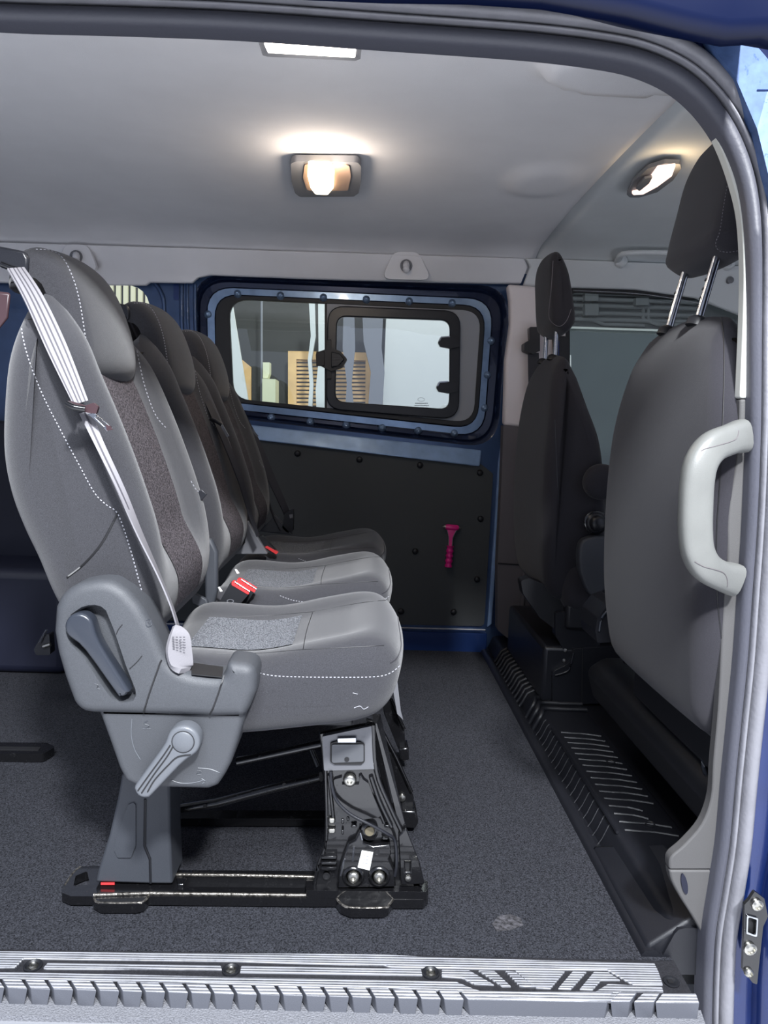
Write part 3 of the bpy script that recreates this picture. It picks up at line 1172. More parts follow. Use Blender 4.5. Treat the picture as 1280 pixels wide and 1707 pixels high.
# ---- rear of the load bay seen left of the nearest seat
sb = box('rear_lining', -2.39, -1.02, 2.62, 2.70, 0.0, 0.80, M['deep_navy'], bevel=0.01)
tag(sb, 'dark blue inner side panel of the rear bay, left of the nearest seat', 'panel')
wa = box('wheel_arch_box', -2.35, -0.92, 2.35, 2.62, 0.0, 0.34, M['deep_navy'], bevel=0.03, bseg=4)
tag(wa, 'low dark wheel arch box at the rear far side', 'box')
rr = thing('rear_floor_rail', 'dark steel seat rail on the rear floor at the left edge', 'rail', W(30, 1250, Z=0.01))
hplate('rail_plate', [(-160, 1236), (78, 1238), (92, 1245), (72, 1257), (-160, 1254)], 0.022, 0.02, M['gloss_black'], rr, r=0.01)
hplate('rail_slot', [(-120, 1243), (68, 1245), (64, 1250), (-120, 1248)], 0.0235, 0.002, M['win_rubber'], rr)
lt = thing('floor_latch', 'small metal latch behind the nearest seat at the left edge', 'latch', W(75, 1092, Y=1.9))
pplate('latch_body', [(56, 1083, 3), (68, 1062, 3), (82, 1056, 3), (84, 1092, 4), (60, 1092, 4)], 1.9, 0.03, M['black_sat'], lt, bevel=0.003)
tube('latch_wire', [W(66, 1072, Y=1.895), W(74, 1056, Y=1.895), W(78, 1050, Y=1.895)], .003, M['chrome'], lt, 6)
tube('latch_pin', [W(72, 1078, Y=1.895), W(84, 1074, Y=1.895)], .005, M['zinc'], lt, 8)
# ============================================================ door opening: seals, pillar, blue body side
def Yd(z):
    """the door opening leans inwards towards the roof"""
    return 1.075 + 0.075 * sstep(0.75, 1.45, z)


def Wd(px, py, off=0.0):
    Y = 1.08
    for _ in range(8):
        p = W(px, py, Y=Y)
        Y = Yd(p[2]) + off
    return W(px, py, Y=Y)


# inner edge of the seal as measured along the opening
edge_px = [(-420, 8), (-200, 22), (0, 37), (200, 43), (400, 51), (640, 68), (800, 79), (900, 87), (990, 98), (1060, 112), (1120, 138), (1165, 175), (1200, 222), (1225, 275),
           (1240, 330), (1248, 400), (1251, 500), (1251, 600), (1250, 700), (1247, 800), (1242, 900), (1235, 1000), (1228, 1100), (1218, 1200), (1208, 1300), (1199, 1400),
           (1187, 1480), (1176, 1550), (1172, 1620), (1170, 1720), (1168, 1850)]
edge = [Wd(a, b) for a, b in edge_px]
edge = catmull(edge, 5, closed=False)


def uo(u, p):
    # the lip narrows from the roof down to the sill
    k = 0.55 + 0.45 * sstep(.95, 1.38, p[2])
    return u * k if u <= .0245 else .0245 * k + (u - .0245) * .82


def sweep_seal(name, prof, m, parent=None, pth=None):
    """prof: closed list of (outward, towards the camera) in metres"""
    P = pth or edge
    n = len(P)
    V, F = [], []
    k = len(prof)
    for i, p in enumerate(P):
        t = P[min(i + 1, n - 1)] - P[max(i - 1, 0)]
        t2 = Vector((t[0], t[2])).normalized()
        out = Vector((-t2[1], t2[0]))
        if out.dot(Vector((p[0] + 0.6, p[2] - 0.75))) < 0:
            out = -out
        for u, v in prof:
            u = uo(u, p)
            V.append((p[0] + out[0] * u, p[1] - v, p[2] + out[1] * u))
    for i in range(n - 1):
        for j in range(k):
            a, b = i * k + j, i * k + (j + 1) % k
            F.append((a, b, b + k, a + k))
    F.append(tuple(range(k)))
    F.append(tuple((n - 1) * k + j for j in range(k)))
    return mk(name, V, F, m, parent)


seal = thing('door_seal', 'grey rubber seal running round the sliding door opening', 'seal', edge[-1])
# dark inner lip, bright bead, main bulb with two ridges
sweep_seal('inner_lip', [(0.0, 0.0), (0.003, .008), (.012, .012), (.020, .010), (.024, .002), (.024, -.02), (0, -.03)], M['rubber_dk'], seal)
bulb = []
for i in range(9):
    a = math.pi * i / 8
    bulb.append((.0245 + .004 * (1 - math.cos(a)), .010 + .007 * math.sin(a)))
bulb += [(.0335, .008)]
for i in range(11):
    a = math.pi * i / 10
    bulb.append((.034 + .0125 * (1 - math.cos(a)), .010 + .016 * math.sin(a) ** 0.8))
bulb += [(.059, .000), (.059, -.012), (.0245, -.012)]
sweep_seal('bulb', bulb, M['rubber'], seal)

# blue body side round the opening
body = thing('van_body', 'glossy dark blue van body side around the sliding door opening', 'body', (1.0, 1.0, 0))
n = len(edge)
V, F = [], []
prof_b = [(.055, -.012), (.062, .004), (.072, .012), (.10, .014), (.118, .010), (.125, -.02)]
k = len(prof_b)
sweep_seal('door_frame_step', [(.055, -.02), (.057, .002), (.064, .008), (.095, .008), (.105, .002), (.108, -.03)], M['blue'], body)
# big outer skin: from the step outwards
rows = []
for i, p in enumerate(edge):
    t = edge[min(i + 1, n - 1)] - edge[max(i - 1, 0)]
    t2 = Vector((t[0], t[2])).normalized()
    out = Vector((-t2[1], t2[0]))
    if out.dot(Vector((p[0] + 0.6, p[2] - 0.75))) < 0:
        out = -out
    for u, v in ((.100, .004), (.104, .016), (.112, .030), (.14, .040), (.20, .044), (.40, .040)):
        u = uo(u, p)
        rows.append((p[0] + out[0] * u, p[1] - v, p[2] + out[1] * u))
for i in range(n - 1):
    for j in range(5):
        a = i * 6 + j
        F.append((a, a + 1, a + 7, a + 6))
mk('body_side', rows, F, M['blue'], body)
# pale scuffed corner gusset by the roof: upper body reveal, its caught light put into the colour
# door slide rail / roof ledge above the opening, dark, deepened towards the camera to shade the backrests
rail_px = [(-500, -60), (-100, -34), (200, -16), (430, -4), (520, 1), (640, 6), (780, 8), (900, 16), (1040, 40), (1140, 66), (1200, 78), (1262, 74), (1285, 84), (1400, 90)]
lo = [W(a, b, Y=.87) for a, b in rail_px]
V, F = [], []
for p in lo:
    V += [p, p + Vector((0, -.012, .004)), p + Vector((0, -.02, .02)), p + Vector((0, -.01, .2)), p + Vector((0, .24, .2)), p + Vector((0, .235, .13))]
for i in range(len(lo) - 1):
    for j in range(6):
        a, b = i * 6 + j, i * 6 + (j + 1) % 6
        F.append((a, b, b + 6, a + 6))
F += [tuple(range(6)), tuple(len(V) - 6 + j for j in range(6))]
mk('roof_rail', V, F, M['roof_paint'], body)
gus = mat('dusty_blue_paint', rgb(74, 98, 142), 0.45, 0.25, scr=(50, 0.3), var=(60, 0.2))  # body blue made paler to carry the reflected light
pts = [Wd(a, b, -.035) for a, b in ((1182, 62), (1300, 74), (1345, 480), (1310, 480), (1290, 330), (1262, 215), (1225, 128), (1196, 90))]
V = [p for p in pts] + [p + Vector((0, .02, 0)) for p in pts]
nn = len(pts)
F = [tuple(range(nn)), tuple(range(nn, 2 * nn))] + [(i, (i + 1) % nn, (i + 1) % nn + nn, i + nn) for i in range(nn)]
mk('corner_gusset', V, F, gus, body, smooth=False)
tube('gusset_joint', [Wd(1262, 150, -.037), Wd(1300, 150, -.037)], .001, M['blue_dark'], body, 6)

# striker plate on the blue pillar
sk = thing('door_striker', 'dark steel latch plate bolted on the blue pillar at the right edge', 'striker', Wd(1258, 1640, -.05))
o_ = -.052


def dplate(name, px, off, th, m, parent, holes=(), r=3.0, bevel=0.0015):
    def cv(pp):
        return rpoly([(lambda w: (w[0], w[2]))(Wd(a, b, off)) for a, b in pp], r * 1.03 / FPX, 4)
    return plate(name, cv(px), [cv(h) for h in holes], fXZ(1.075 + off), th, m, parent, bevel=bevel)


dplate('plate', [(1249, 1500), (1258, 1486), (1274, 1498), (1280, 1528), (1272, 1545), (1264, 1620), (1262, 1642), (1254, 1638), (1244, 1625), (1238, 1618), (1240, 1560), (1241, 1508)],
       o_, .006, M['gloss_black'], sk, holes=[[(1247, 1528), (1262, 1533), (1260, 1560), (1246, 1554)]])
dplate('slot_backing', [(1243, 1522), (1266, 1528), (1264, 1566), (1242, 1560)], o_ + .006, .002, M['win_rubber'], sk)
dplate('slot_rim', [(1245, 1526), (1264, 1531), (1262, 1563), (1244, 1557)], o_ - .003, .003, M['chrome'], sk, holes=[[(1247.5, 1529), (1261.5, 1533.5), (1260, 1559.5), (1246.5, 1554)]])
for a, b, r_ in ((1261, 1507, .009), (1249, 1580, .010), (1247, 1620, .007)):
    lathe('screw', Wd(a, b, o_), (0, -1, 0), [(0, r_), (.004, r_ * .95), (.006, r_ * .6), (.003, r_ * .5), (.003, 0)], M['zinc'], sk, 12)

# ============================================================ B pillar trim on the cab side of the opening
Yp = 1.12


def strip(name, left, right, m, off=0.02, th=.02, bevel=.003, parent=None):
    L_ = [Wd(a, b, off) for a, b in left]
    R_ = [Wd(a, b, off) for a, b in right]
    L_ = catmull(L_, 4, closed=False)
    R_ = catmull(R_, 4, closed=False)
    V = []
    for a, b in zip(L_, R_):
        V += [a, b, b + Vector((0, th, 0)), a + Vector((0, th, 0))]
    F = []
    for i in range(len(L_) - 1):
        for j in range(4):
            a, b = i * 4 + j, i * 4 + (j + 1) % 4
            F.append((a, b, b + 4, a + 4))
    F += [(0, 1, 2, 3), tuple(len(V) - 4 + j for j in range(4))]
    return mk(name, V, F, m, parent, bevel=bevel)


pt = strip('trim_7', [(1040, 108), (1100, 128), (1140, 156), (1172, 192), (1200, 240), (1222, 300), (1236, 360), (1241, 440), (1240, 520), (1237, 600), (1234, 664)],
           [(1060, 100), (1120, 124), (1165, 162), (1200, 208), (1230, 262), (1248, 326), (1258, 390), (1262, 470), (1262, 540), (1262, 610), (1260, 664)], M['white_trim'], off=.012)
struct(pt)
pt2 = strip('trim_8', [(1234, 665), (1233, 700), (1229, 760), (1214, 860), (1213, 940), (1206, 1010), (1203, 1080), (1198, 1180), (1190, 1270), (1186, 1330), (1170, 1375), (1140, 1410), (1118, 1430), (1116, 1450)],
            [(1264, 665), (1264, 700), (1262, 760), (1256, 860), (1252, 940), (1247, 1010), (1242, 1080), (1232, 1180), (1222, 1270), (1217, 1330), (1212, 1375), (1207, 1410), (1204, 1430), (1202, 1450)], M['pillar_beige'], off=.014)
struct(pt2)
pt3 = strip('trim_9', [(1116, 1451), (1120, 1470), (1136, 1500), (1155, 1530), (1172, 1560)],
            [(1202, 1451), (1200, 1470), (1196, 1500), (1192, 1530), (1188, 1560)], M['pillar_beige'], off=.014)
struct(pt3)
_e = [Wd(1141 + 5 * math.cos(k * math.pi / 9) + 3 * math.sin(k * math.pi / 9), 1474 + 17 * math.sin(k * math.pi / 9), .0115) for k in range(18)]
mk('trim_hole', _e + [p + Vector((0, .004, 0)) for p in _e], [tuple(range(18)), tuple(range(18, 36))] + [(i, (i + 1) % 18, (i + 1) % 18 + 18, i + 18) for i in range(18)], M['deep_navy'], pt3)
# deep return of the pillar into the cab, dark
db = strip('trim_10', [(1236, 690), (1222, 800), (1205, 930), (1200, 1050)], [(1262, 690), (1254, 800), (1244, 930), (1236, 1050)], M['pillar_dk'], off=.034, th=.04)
struct(db)

# grab handle on the pillar
hd = thing('pillar_handle', 'pale grey C-shaped grab handle beside the near front seat', 'handle', Wd(1200, 975, 0))
cen = [(1236, 727, -.000), (1215, 733, -.020), (1188, 745, -.034), (1170, 768, -.040), (1162, 800, -.042), (1159, 850, -.042), (1159, 890, -.042), (1163, 920, -.040), (1176, 944, -.034), (1198, 958, -.020), (1222, 966, -.000)]
P = [Wd(a, b, 0) + Vector((0, c, 0)) for a, b, c in cen]
# keep the grip on the line of sight measured while moving it towards the door
P = [(lambda w: CAM + (w0 - CAM) * ((w0[1] + c) / w0[1]))(None) if False else CAM + (w0 - CAM) * ((w0[1] + c) / w0[1]) for w0, (_, _, c) in zip([Wd(a, b, 0) for a, b, c in cen], cen)]
P = catmull(P, 6, closed=False)
V, F = [], []
n = len(P)
prof = []
for i in range(20):
    a = 2 * math.pi * i / 20
    ca, sa = math.cos(a), math.sin(a)
    prof.append((math.copysign(abs(ca) ** 0.65, ca), math.copysign(abs(sa) ** 0.65, sa)))
for i, p in enumerate(P):
    t = (P[min(i + 1, n - 1)] - P[max(i - 1, 0)]).normalized()
    yv = Vector((0, 1, 0))
    yv = (yv - t * yv.dot(t)).normalized()
    s = t.cross(yv).normalized()
    f = abs(i / (n - 1) - 0.5) * 2
    wd = .0225 - .001 * f + .003 * sstep(.8, 1, f)
    for a, b in prof:
        V.append(p + s * a * wd + yv * b * .017)
for i in range(n - 1):
    for j in range(20):
        a, b = i * 20 + j, i * 20 + (j + 1) % 20
        F.append((a, b, b + 20, a + 20))
F += [tuple(range(20)), tuple((n - 1) * 20 + j for j in range(20))]
grip = mk('grip', V, F, M['handle'], hd)
seam('grip_joint', grip, [[(1168, 752), (1176, 748), (1195, 743), (1218, 736), (1228, 730), (1231, 718)], [(1158, 936), (1172, 944), (1190, 949), (1206, 955), (1212, 966), (1212, 978)]], hd,
     M['pillar_dk'], solid=True, rad=.0007)

# ============================================================ sill of the door
sill = thing('door_sill', 'worn grey scuff step along the bottom of the door opening', 'sill', W(600, 1680, Z=-0.02))
hplate('sill_base', [(-420, 1570), (600, 1588), (1100, 1598), (1122, 1600), (1158, 1664), (1104, 1666), (1010, 1658), (600, 1648), (0, 1632), (-420, 1612)], -0.0015, .02, M['sill_dark'], sill)
z0 = 0.001


def pad(px, m=None, z=z0, name='tread_pad'):
    return hplate(name, px, z, .005, m or M['ribbed'], sill, bevel=0.001)


pad([(-420, 1567), (0, 1585), (300, 1588), (640, 1590), (700, 1594), (900, 1600), (1091, 1605), (1098, 1620), (1105, 1641), (1055, 1641), (1012, 1616), (800, 1614), (652, 1611), (640, 1609), (400, 1602), (40, 1597), (25, 1612), (0, 1612), (-420, 1594)])
pad([(80, 1604), (368, 1608.5), (370, 1616), (78, 1614), (72, 1613)])
pad([(402, 1609), (702, 1614.5), (704, 1625), (400, 1620)])
pad([(736, 1616), (782, 1617), (824, 1641), (790, 1640), (770, 1629), (736, 1627)])
for px in ([(797, 1617), (824, 1618), (852, 1644), (838, 1644)], [(842, 1618), (858, 1619), (892, 1645), (868, 1645)], [(858, 1617), (942, 1618), (918, 1647), (893, 1646)],
           [(955, 1618), (978, 1619), (952, 1648), (930, 1647)], [(990, 1619), (1014, 1620), (1032, 1632), (1034, 1633), (1002, 1633), (988, 1649), (966, 1648)]):
    pad(px)
pad([(-420, 1600), (0, 1620), (40, 1620), (380, 1628), (700, 1634), (760, 1636), (790, 1648), (800, 1651), (988, 1655), (1012, 1640), (1104, 1645), (1106, 1653), (1036, 1652), (1030, 1656), (1018, 1668), (780, 1660), (770, 1650), (560, 1643), (0, 1629), (-420, 1606)])
# raised blocks with slanted ribbed tops and plain faces
zt, zb = 0.0025, -0.024


def block(a0, a1, tlx, trx, yt0, yt1, yb):
    """a0..a1 front face left/right px, tops slant back to tlx..trx"""
    f0, f1 = W(a0, yt1, Z=zt - .003), W(a1, yt1 + (a1 - a0) * .02, Z=zt - .003)
    b0, b1 = W(tlx, yt0, Z=zt), W(trx, yt0 + .4, Z=zt)
    g0, g1 = Vector((f0[0] + .003, f0[1] - .003, zb)), Vector((f1[0] - .003, f1[1] - .003, zb))
    d = Vector((0, 0, -.02))
    V = [b0, b1, f1, f0, g0, g1, b0 + d, b1 + d]
    F = [(0, 1, 2, 3), (3, 2, 5, 4), (0, 3, 4, 6), (1, 7, 5, 2), (6, 7, 1, 0), (4, 5, 7, 6)]
    o = mk('step_block', V, F, M['ribbed'], sill, bevel=.0012)
    o.data.materials.append(M['sill_block'])
    me = o.data
    for p in me.polygons:
        if abs(p.normal.z) < 0.8:
            p.material_index = 1
    return o


for i in range(-9, 20):
    a0 = 13 + i * 38.3
    yy = 1647 + i * 0.98 if i >= 0 else 1647 + i * 1.7
    block(a0, a0 + 33, a0 - 10, a0 + 22, yy - 16.5, yy, yy + 22)
block(780, 1012, 768, 1022, 1652, 1666, 1686)
block(1017, 1050, 1032, 1062, 1653, 1669, 1690)
block(1056, 1090, 1072, 1100, 1654, 1670, 1691)
block(1092, 1166, 1104, 1160, 1655, 1671, 1690)
# lower grained ledge and the painted flange under it
a, b = W(-420, 1652, Z=zb), W(1180, 1698, Z=zb)
hplate('grained_ledge', [(-420, 1640), (0, 1652), (600, 1668), (1168, 1684), (1180, 1720), (1180, 1745), (600, 1706), (0, 1692), (-420, 1680)], zb + .001, .02, M['sill_grain'], sill)
hplate('painted_flange', [(-420, 1686), (0, 1698), (600, 1711), (1180, 1750), (1180, 1900), (-420, 1900)], zb - .008, .02, M['sill_metal'], sill, bevel=.004)
for a, b in ((55, 1609), (385, 1616), (718, 1621)):
    c = W(a, b, Z=z0)
    lathe('screw_cup', c + Vector((0, 0, -.003)), (0, 0, 1), [(0, .0135), (.0035, .0135), (.004, .0115), (.001, .009)], M['black'], sill, 18)
    lathe('screw_head', c + Vector((0, 0, -.003)), (0, 0, 1), [(.0, .008), (.003, .008), (.0045, .005), (.003, .0035), (.003, 0)], M['zinc'], sill, 6)
c = W(1119, 1637, Z=0)
lathe('screw_cup', c, (0, 0, 1), [(0, .012), (.0015, .012), (.002, .009), (.0005, .007), (.0005, 0)], M['black'], sill, 18)
hexa('screw_slot', [c + Vector((-.006, -.0035, .001)), c + Vector((.002, -.0035, .001)), c + Vector((.002, .0035, .001)), c + Vector((-.006, .0035, .001))],
     [c + Vector((-.006, -.0035, .002)), c + Vector((.002, -.0035, .002)), c + Vector((.002, .0035, .002)), c + Vector((-.006, .0035, .002))], M['win_rubber'], sill)

# ============================================================ cab step with ribs
stp = thing('cab_step', 'black moulded plastic step between the carpet and the front seats', 'step', (0.56, 1.9, 0))
y0_, y1_ = 1.10, 2.80
prof = [(.470, -.03), (.474, .004), (.480, .010), (.492, .012), (.498, .010), (.502, .004), (.508, .003), (.524, .040), (.530, .047), (.540, .050), (.655, .050), (.665, .045), (.665, -.03)]
V, F = [], []
NY = 40
for j in range(NY + 1):
    y = y0_ + (y1_ - y0_) * j / NY
    for a, b in prof:
        V.append((a, y, b))
k = len(prof)
for j in range(NY):
    for i in range(k):
        a, b = j * k + i, j * k + (i + 1) % k
        F.append((a, b, b + k, a + k))
F += [tuple(range(k)), tuple(NY * k + i for i in range(k))]
mk('step_body', V, F, M['tread'], stp)
# corrugation on the slope
for i in range(20):
    y = 1.42 + i * .034
    if 2.02 < y:
        break
    tube('slope_rib', [(.503, y, .004), (.512, y + .002, .016), (.524, y + .004, .042), (.530, y + .006, .047)], .0016, M['tread'], stp, 6)
for i in range(13):
    y = 2.18 + i * .036
    tube('slope_rib', [(.502, y, .004), (.512, y, .018), (.525, y, .045), (.545, y + .004, .053)], .006, M['tread'], stp, 8)
# bright ribs across the tread
for i in range(16):
    y = 1.385 + i * .032
    w = .545
    e = .645 if i not in (2, 3) else .61
    tube('tread_rib', [(w, y + .008, .051), (w + .03, y + .003, .0515), ((w + e) / 2 + .01, y, .0515), (e, y - .012, .0515)], .0028, M['tread'], stp, 6, sm=3)
tag(tube('tread_ridge', [(.528, 1.385, .050), (.528, 1.9, .050)], .0035, M['tread'], stp, 6), None)
for j, y in enumerate((2.03, 2.075, 2.12)):
    tube('corner_rib', [(.503, y - .03, .004), (.523, y - .03, .045), (.54, y, .054), (.60, y, .054), (.66, y, .054)], .007, M['tread'], stp, 8, sm=4)
for px in ((1018, 1271), (1083, 1374)):
    c = W(*px, Z=.051)
    lathe('tread_hole', c, (0, 0, 1), [(0, .011), (.0025, .011), (.003, .008), (.001, .006), (.001, 0)], M['black'], stp, 14)

# end trim between step and pillar foot
ke = thing('pillar_foot_trim', 'black plastic kick trim at the foot of the near pillar', 'trim', W(1130, 1600, Z=0))
hexa('kick_plate', [(.476, 1.105, -.02), (.60, 1.105, -.02), (.60, 1.35, -.02), (.476, 1.35, -.02)], [(.484, 1.105, .016), (.60, 1.105, .10), (.60, 1.33, .06), (.484, 1.40, .012)], M['tread'], ke, bevel=.006)

# ============================================================ lamps
def lamp_power(name, loc, watts, col, rad=.03):
    Lp = bpy.data.lights.new(name, 'POINT')
    Lp.energy = watts
    Lp.color = col
    Lp.shadow_soft_size = rad
    o = bpy.data.objects.new(name, Lp)
    COL.objects.link(o)
    o.location = loc
    return o


def zplate(name, px, Z, th, m, parent, holes=(), r=.0, bevel=0.0):
    return hplate(name, px, Z, th, m, parent, holes=holes, r=r, bevel=bevel)


l1 = thing('strip_lamp', 'bright white strip lamp in the roof edge near the door', 'lamp', W(515, 75, Z=1.45))
z = 1.436
zplate('bezel', [(431, 62), (436, 60), (598, 66), (603, 72), (601, 90), (592, 93), (446, 86), (438, 84)], z, .008, M['lamp_bezel'], l1, r=.004, bevel=.002)
zplate('lens', [(440, 66), (594, 70), (592, 90), (447, 82)], z - .005, .006, M['lamp_white'], l1, r=.003, bevel=.002)
lp = lamp_power('strip_lamp_light', W(515, 80, Z=z - .03), 1.6, (1, .93, .84)); lp.parent = l1; lp.location = Vector(lp.location) - ORG[l1.name]

l2 = thing('dome_lamp', 'square dome lamp with glowing warm bulb in the middle of the roof', 'lamp', W(543, 290, Z=1.48))
z = 1.482
zplate('bezel', [(485, 262), (492, 258), (596, 259), (602, 266), (602, 292), (598, 312), (590, 318), (500, 319), (492, 312), (486, 292)], z, .016, M['lamp_bezel'], l2, r=.012, bevel=.005)
zplate('lens', [(508, 270), (582, 271), (585, 290), (580, 314), (512, 314), (505, 292)], z - .013, .006, M['lamp_amber'], l2, r=.012, bevel=.002)
zplate('bulb_window', [(514, 268), (552, 269), (557, 284), (556, 308), (546, 320), (526, 319), (518, 308), (513, 288)], z - .019, .008, M['lamp_glow'], l2, r=.010, bevel=.003)
lp = lamp_power('dome_lamp_light', W(540, 294, Z=z - .055), 2.1, (1, .84, .68)); lp.parent = l2; lp.location = Vector(lp.location) - ORG[l2.name]

l3 = thing('reading_lamp', 'oval reading lamp with pink glow in the cab roof beside the headrest', 'lamp', W(1092, 294, Z=1.48))
z = 1.478
zplate('bezel', [(1045, 318), (1056, 296), (1080, 274), (1108, 265), (1134, 266), (1136, 274), (1122, 294), (1096, 314), (1066, 323), (1050, 323)], z, .010, M['lamp_bezel'], l3, r=.008, bevel=.003)
zplate('lens', [(1053, 318), (1064, 316), (1082, 296), (1086, 290), (1096, 276), (1126, 272), (1120, 290), (1096, 308), (1072, 321), (1056, 322)], z - .011, .005, M['lamp_pink'], l3, r=.004, bevel=.001)
zplate('switch', [(1060, 310), (1074, 294), (1088, 291), (1082, 302), (1066, 315)], z - .014, .006, M['lamp_bezel'], l3, r=.003, bevel=.001)
lp = lamp_power('reading_lamp_light', W(1118, 290, Z=z - .03), 0.45, (1, .72, .40)); lp.parent = l3; lp.location = Vector(lp.location) - ORG[l3.name]
# ============================================================ rear seats
G_SEAT = 'rear row seats'


def taper(yc, hw, z0_, z1_, amt):
    def f(z):
        return 1 - amt * sstep(z0_, z1_, z) ** 1.5
    return f


BR = [W(a, b, Y=1.10) for a, b in ((92, 1010), (62, 935), (36, 880), (14, 820), (2, 750), (4, 660), (14, 560), (24, 505), (40, 486))]
BFp = [W(a, b, Y=1.46) for a, b in ((236, 560), (250, 600), (274, 650), (303, 720), (328, 790), (344, 845), (352, 900), (350, 945), (334, 982), (300, 1004), (262, 1016))]
back_pts = [(p[0], p[2]) for p in BR] + [(-.475, 1.005), (-.452, .985)] + [(p[0], p[2]) for p in BFp[1:]]


def back_front_w(x, z):
    # 0 at the rear skin .. 1 at the front skin
    return 1.0


def rear_seat(label, yc, hw, idx):
    t = thing('passenger_seat', label, 'seat', (-.15, yc, 0), G_SEAT)
    y0, y1 = yc - hw, yc + hw

    def rear_x(z):
        return -.53 + (.07 * sstep(.80, .58, z))

    def bw(x, y, z):
        s = (y - yc) / hw
        tz = 1 - .30 * sstep(.86, 1.02, z) ** 1.6 - .05 * sstep(.62, .5, z)
        d = sstep(.02, .10, x - rear_x(z))
        # bolsters stand proud of the middle of the backrest
        rec = .030 * (1 - sstep(.42, .80, abs(s))) * sstep(.56, .66, z)
        lean = .0
        return (x - rec * d, yc + s * hw * tz, z)

    back = pillow('backrest', back_pts, y0, y1, .045, M['fabric'], t, seg=6, mid=14, n=96, warp=bw)
    patch('backrest_insert', back, lambda x, y, z, nn: nn[0] > .35 and abs(y - yc) < hw * .42 and .52 < z < .93, M['insert_dark'], back, off=.002)

    # cushion
    cp = [(-.30, .468), (-.16, .470), (-.06, .492), (.01, .506), (.055, .502), (.080, .474), (.078, .432), (.060, .395), (.025, .378), (-.06, .366), (-.17, .352), (-.30, .345), (-.34, .40)]

    def cw(x, y, z):
        s = (y - yc) / hw
        up = sstep(.40, .46, z)
        rec = .014 * (1 - sstep(.40, .75, abs(s))) * sstep(.05, -.02, x)
        side = .016 * sstep(.70, 1.0, abs(s)) * sstep(-.30, 0, x)
        nar = 1 - .05 * sstep(-.05, .06, x)
        fr = .018 * (s * s) * sstep(-.02, .06, x)
        return (x - fr, yc + s * hw * nar, z - (rec) * up - side * up * .4)

    cu = pillow('cushion', cp, y0, y1, .040, M['fabric'], t, seg=6, mid=14, n=110, warp=cw)
    patch('cushion_insert', cu, lambda x, y, z, nn: nn[1] > .5 and abs(y - yc) < hw * .44 and -.27 < x < -.095, M['insert'], cu, off=.0018)

    # headrest: hooked block over the top of the backrest
    hp = [(-.538, 1.008), (-.530, 1.060), (-.500, 1.080), (-.465, 1.072), (-.436, 1.044), (-.412, .99), (-.400, .945), (-.399, .905), (-.416, .882), (-.444, .896), (-.466, .932), (-.480, .975), (-.490, 1.004), (-.510, 1.010)]

    def hw_(x, y, z):
        s = (y - yc) / .125
        return (x - .022 * s * s * sstep(-.54, -.40, x), y, z - .012 * s * s * sstep(1.0, 1.07, z))

    hr = pillow('headrest', hp, yc - .125, yc + .125, .022, M['fabric'], t, seg=5, mid=10, n=70, warp=hw_)
    return t, back, cu, hr


seat1, back1, cush1, head1 = rear_seat('nearest rear seat beside the door, lit grey fabric with plastic side cover and steel leg', 1.28, .205, 0)

# ---- seams of the nearest seat
seam('stitching', back1, [[(35, 522), (38, 560), (50, 605), (72, 660), (100, 715), (132, 775), (158, 822), (178, 842), (194, 853), (206, 880), (220, 925), (232, 970), (242, 1005)],
                          [(228, 585), (240, 640), (258, 690), (278, 715)], [(318, 802), (328, 818), (340, 826), (352, 860), (358, 900), (358, 935)]], seat1, M['thread'])
seam('back_crease', back1, [[(112, 962), (140, 940), (170, 905), (196, 856)]], seat1, M['win_rubber'], solid=True, rad=.0016)
seam('stitching', head1, [[(60, 416), (84, 418), (104, 430), (120, 460), (132, 500), (142, 560), (150, 600), (160, 622), (172, 633), (190, 638), (206, 637)]], seat1, M['thread'])
seam('stitching', cush1, [[(408, 1112), (425, 1119), (445, 1125), (480, 1128), (560, 1129), (625, 1128), (650, 1122), (668, 1108)]], seat1, M['thread'])
seam('cushion_crease', cush1, [[(650, 1105), (662, 1095), (668, 1075), (664, 1040), (658, 1005), (640, 985)]], seat1, M['fabric_front'], solid=True, rad=.0012)
seam('panel_seam', cush1, [[(505, 1083), (511, 1052), (521, 1021)], [(521, 1020), (560, 1012), (610, 1004), (650, 1000)], [(352, 1090), (430, 1089), (505, 1083), (570, 1080), (640, 1076)], [(340, 1040), (380, 1030), (450, 1026), (521, 1020)]], seat1, M['win_rubber'], solid=True, rad=.0006)
# scuffs and a small tear near the bottom front of the cushion
seam('cushion_tear', cush1, [[(590, 1180), (600, 1177), (606, 1182), (614, 1178)], [(588, 1155), (596, 1157)]], seat1, M['thread'], solid=True, rad=.0006)

# seats two and three are copies of the first with their own parts
seat2 = dup(seat1, (0.0, 0.48, 0), label='middle rear seat with grey cushion lit and its backrest in shade')
seat3 = dup(seat1, (0.0, 0.94, 0), label='farthest rear seat, dark, next to the black lining board')

# ---- side cover, levers and leg of the nearest seat (parts of it)
Yc = 1.035
cov_up = [(89, 1013), (98, 994), (112, 982), (130, 973), (157, 968), (176, 968), (192, 973), (211, 986), (234, 1013), (256, 1052), (274, 1092), (284, 1108), (300, 1120), (323, 1127), (345, 1130), (371, 1131), (378, 1104), (412, 1108), (424, 1116), (427, 1131),
          (426, 1155), (416, 1180), (407, 1197), (347, 1198), (234, 1194), (150, 1192), (136, 1189), (126, 1182), (119, 1172), (104, 1131), (92, 1090), (86, 1055)]


def xzs(px, Y, r=0):
    q = WX([p[:2] for p in px], Y)
    return rpoly(q, r, 4) if r else q


